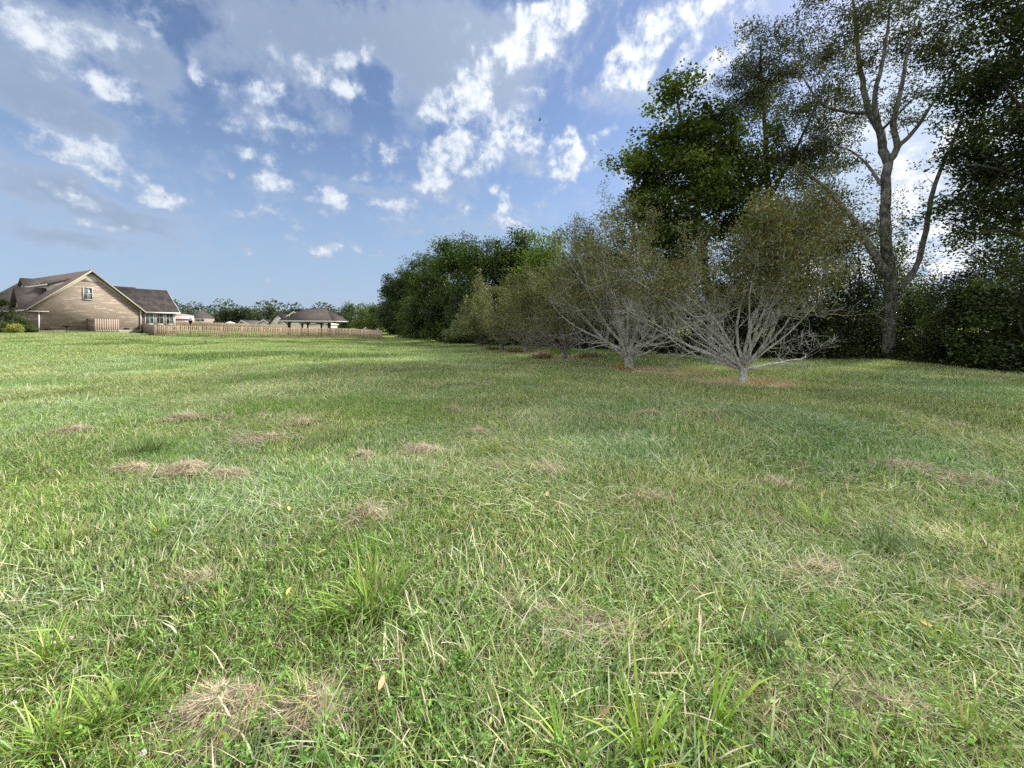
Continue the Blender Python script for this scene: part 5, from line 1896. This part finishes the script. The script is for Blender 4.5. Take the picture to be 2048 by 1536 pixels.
DG = [(.10, .17, .05), (.13, .21, .06), (.17, .24, .09)]
BG = [(.16, .25, .12), (.21, .30, .17), (.13, .20, .09)]
TF = [(745, 1225, 130, 110, 'large bright green tuft with arching blades, centre left foreground', 150, .009, None),
      (655, 1255, 90, 60, 'broad bladed tuft leaning left, joined to the large centre left one', 60, .013, None),
      (235, 1455, 150, 95, 'broad bladed bright tuft left of the biggest straw clump', 70, .011, None),
      (100, 1325, 150, 80, 'fine bladed fan shaped tuft among white clover at the left', 150, .005, None),
      (110, 1505, 200, 90, 'fine bladed green fan in the bottom left corner', 170, .005, None),
      (1130, 1525, 70, 110, 'upright wide bladed tuft at the bottom centre', 34, .011, None),
      (1290, 1530, 80, 150, 'tall yellow green blades standing at the bottom right of centre', 30, .012, [(.30, .42, .06), (.22, .36, .05)]),
      (1430, 1455, 80, 130, 'tall leaning yellow green blades right of the bottom centre', 26, .011, [(.30, .44, .06), (.22, .36, .05)]),
      (300, 905, 110, 40, 'round dark green mound of grass, left middle distance', 200, .007, DG),
      (985, 915, 90, 40, 'bright yellow green tuft behind the curved straw streak', 170, .006, [(.28, .36, .06), (.22, .32, .05)]),
      (665, 888, 110, 34, 'dark spreading tuft right of the three straw spots', 150, .007, DG),
      (250, 852, 100, 26, 'yellowish upright tuft at the far left', 160, .007, None),
      (1640, 1060, 90, 60, 'green upright tuft in the right middle distance', 130, .006, None),
      (1760, 1100, 120, 60, 'bluish green tuft right of the upright one', 160, .007, BG),
      (1240, 1120, 60, 90, 'thin upright blades in the centre right foreground', 36, .008, None),
      (600, 1400, 40, 80, 'small upright tuft between the two straw clumps, foreground', 26, .008, None),
      (1520, 1290, 130, 50, 'bluish green flattened fan in the right foreground', 120, .007, BG),
      (1700, 1265, 130, 60, 'fine green tuft right of the bluish fan', 160, .005, None),
      (1900, 1330, 180, 70, 'wide yellow green tuft near the right edge', 200, .006, None),
      (1330, 1270, 50, 70, 'few upright blades right of the flat straw band', 24, .008, None),
      (330, 1080, 110, 60, 'bright green tuft behind the grayish straw clump', 140, .006, None),
      (120, 1110, 130, 60, 'bright fine tuft at the left edge, middle distance', 180, .005, None),
      (440, 1230, 60, 60, 'small tuft just below the grayish straw clump', 40, .008, None),
      (905, 1050, 60, 36, 'small dark tuft right of the flat topped clump', 60, .007, None),
      (1930, 1480, 160, 70, 'green tuft in the bottom right corner', 110, .007, None),
      (845, 1500, 100, 60, 'low mixed tuft at the bottom, right of the thin straw patch', 60, .008, None)]
for i, (px, py, w, h, lab, n, wd, cl) in enumerate(TF):
    tuft(px, py, w, h, lab, 500 + i, n, wd, cl, mix=[1] * len(cl) if cl else None)
tuft(1242, 741, 50, 20, 'orange flowering weeds at the foot of the second fruit tree', 560, 90, .02, [(.50, .30, .04), (.40, .33, .06), (.22, .25, .06)], 'flowering_weed', 'wild weeds under the fruit trees', [3, 2, 1], cat='weed')
tuft(1520, 772, 46, 34, 'pale dry stalks standing right of the nearest fruit tree trunk', 561, 34, .012, [(.45, .38, .22), (.36, .30, .16)], 'dry_stalks', 'wild weeds under the fruit trees', [1, 1], leanmax=.4, cat='weed')
for i, (px, py, w, h, lab) in enumerate([(1180, 716, 80, 14, 'brown weeds right of the third fruit tree trunk'), (1085, 716, 80, 13, 'brown weeds left of the third fruit tree trunk'),
                                         (1030, 706, 60, 11, 'brown weeds between the fourth and fifth fruit trees'), (985, 700, 50, 8, 'brown weeds between the two farthest fruit trees')]):
    tuft(px, py, w, h, lab, 570 + i, 420, .03, [(.30, .20, .12), (.24, .20, .10), (.20, .21, .08)], 'brown_weeds', 'wild weeds under the fruit trees', [3, 2, 2], cat='weed')

# white clover heads
petal = simple_mat('clover_white', (.80, .78, .72), (.70, .62, .58), 40, .7)
stemm = simple_mat('clover_stem', (.12, .2, .05), (.10, .16, .05), 20, .8)
CL = [(55, 1215, 'white clover head alone above the other clover'), (100, 1273, 'upper clover head of the close pair at the left'), (101, 1285, 'lower clover head of the close pair at the left'),
      (147, 1272, 'white clover head right of the close pair'), (139, 1341, 'white clover head below the close pair, on its own'), (9, 1380, 'clover head nearest the left edge'),
      (37, 1386, 'clover head just right of the edge one'), (27, 1410, 'double looking clover head below the edge ones'), (281, 1503, 'clover head at the bottom, left of the biggest straw clump'),
      (255, 1117, 'small far clover head among green tufts, right one'), (238, 1122, 'small far clover head among green tufts, left one')]
r_ = np.random.default_rng(600)
proto = None
for (px, py, lab) in CL:
    h = .085
    d = pix_dir(px, py)
    k = (h + float(zt(0, 2)) - EYE) / d[2]
    x, y = d[0] * k, d[1] * k
    z = float(zt(x, y))
    k = (h + z - EYE) / d[2]
    x, y = d[0] * k, d[1] * k
    if proto is None:
        proto = empty('clover_flower', (0, 0, 0), lab, 'clover flower', 'white clover flowers in the grass')
        n = 60
        a = r_.normal(size=(n, 3))
        a /= np.linalg.norm(a, axis=1)[:, None]
        a[:, 2] = np.abs(a[:, 2]) * 1.1 - .25
        v, f, c = leaf_quads(np.array([0, 0, h]) + a * .0065, r_.uniform(.007, .010, n), .5, r_, np.ones((n, 3)), axis=a, flat=.1)
        mesh_obj('flower_head', v, f, petal, proto)
        m = LB()
        m.lathe((0, 0, 0), [(.0012, 0), (.001, h)], 5)
        m.build('stem', stemm, proto)
        o = proto
    else:
        o = copy_tree(proto)
        o['label'] = lab
    o.location = (x, y, z)
    o.rotation_euler = (r_.normal(0, .1), r_.normal(0, .1), r_.uniform(0, 6))
    s_ = r_.uniform(.85, 1.15)
    o.scale = (s_, s_, 1)

# yellow and brown fallen leaves
leafm = simple_mat('yellow_leaf', (.72, .60, .20), (.60, .42, .16), 60, .6)
leafb = simple_mat('tan_leaf', (.62, .45, .26), (.50, .33, .18), 60, .7)
LF = [(68, 1244, 0, 'yellow fallen leaf near the left edge below a lone clover head'), (578, 1038, 0, 'yellow leaf lying left of the flat topped straw clump'), (376, 1226, 0, 'yellow leaf below the grayish straw clump'),
      (644, 1128, 0, 'small yellow leaf between two tufts left of centre'), (578, 1211, 0, 'yellow leaf left of the large bright tuft'), (447, 1517, 0, 'long yellow leaf under the biggest straw clump'),
      (1210, 1468, 1, 'tan spotted leaf at the bottom centre right'), (726, 1379, 1, 'tan leaf, upper one of two near the bottom centre'), (763, 1405, 1, 'orange tan leaf, lower one of two near the bottom centre'),
      (1852, 1279, 0, 'pale yellow seed head like leaf at the right'), (290, 1448, 1, 'brown leaf inside the broad bladed tuft on the left'), (1195, 1207, 1, 'pale tan leaf in the centre right grass'),
      (1835, 990, 0, 'yellow leaf in the right middle distance'), (1095, 1008, 1, 'tan leaf just below the hollow straw clump')]
v0 = np.array([(-.5, 0, 0), (-.25, .17, .05), (.1, .22, .07), (.35, .12, .04), (.5, 0, .0), (.35, -.12, .05), (.1, -.2, .07), (-.25, -.16, .05), (-.2, 0, -.02), (.15, 0, -.03)])
f0 = np.array([(0, 8, 1), (1, 8, 2), (2, 8, 9), (2, 9, 3), (3, 9, 4), (4, 9, 5), (5, 9, 6), (6, 9, 8), (6, 8, 7), (7, 8, 0)])
for i, (px, py, kk, lab) in enumerate(LF):
    g = G(px, py)
    o = mesh_obj('fallen_leaf', v0 * .058, f0, leafb if kk else leafm)
    o.location = (g[0], g[1], g[2] + .085)
    o.rotation_euler = (r_.normal(0, .35), r_.normal(0, .35), r_.uniform(0, 6.28))
    tag(o, lab, 'leaf', 'fallen leaves on the grass')

# a bird high over the field
b = P(1080, 240, 45)
root = empty('flying_bird', b, 'tiny dark bird high in the blue gap between clouds', 'bird')
m = MB()
m.slab([b + np.array(p) for p in ((-.16, 0, 0), (-.02, -.05, .03), (.14, 0, .02), (-.02, .05, .03))], (0, 0, -.05))
m.build('body', M['dark'], root)
m = MB()
for sg in (-1, 1):
    m.slab([b + np.array(p) for p in ((-.06, sg * .03, .03), (.07, sg * .03, .03), (.02, sg * .22, .12), (-.08, sg * .40, .05), (-.10, sg * .2, .09))], (0, 0, -.012))
m.build('wing', M['dark'], root)


def undergrowth():
    """low dark ivy and saplings along the foot of the hedge, one uncountable mass"""
    r = np.random.default_rng(700)
    line = np.array([P(px, py, Y)[:2] for px, py, Y in ((2300, 0, 10.8), (2120, 0, 12.0), (1990, 0, 13.2), (1900, 0, 14.3), (1830, 0, 15.6), (1770, 0, 17.0), (1640, 0, 17.2), (1540, 0, 18.0),
                                                        (1440, 0, 19.0), (1350, 0, 20.8), (1270, 0, 22.6), (1190, 0, 25.4), (1110, 0, 28.5), (1040, 0, 32.5), (960, 0, 38), (900, 0, 45))])
    seg = np.linalg.norm(np.diff(line, axis=0), axis=1)
    cum = np.concatenate([[0], np.cumsum(seg)])
    n = 60000
    s_ = r.uniform(0, cum[-1], n) ** 1.0
    x, y = np.interp(s_, cum, line[:, 0]), np.interp(s_, cum, line[:, 1])
    back = r.uniform(-.35, 2.6, n)
    wob = (vnoise(s_ * .9, s_ * 0 + 3) - .5) * 1.1
    x2, y2 = x + (back + wob) * .75, y + (back + wob) * .66
    top = (.25 + .75 * vnoise(s_ * 1.1 + 9, back * 1.3)) * np.clip((back + .5) / 1.0, .15, 1.6)
    z = zt(x2, y2) + top * r.uniform(.05, 1, n) ** .6
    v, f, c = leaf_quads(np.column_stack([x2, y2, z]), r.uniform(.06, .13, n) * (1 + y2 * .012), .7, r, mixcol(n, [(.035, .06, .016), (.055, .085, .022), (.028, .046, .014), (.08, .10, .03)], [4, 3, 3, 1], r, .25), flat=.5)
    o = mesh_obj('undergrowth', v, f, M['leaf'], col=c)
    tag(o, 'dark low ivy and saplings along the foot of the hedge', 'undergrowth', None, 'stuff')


undergrowth()
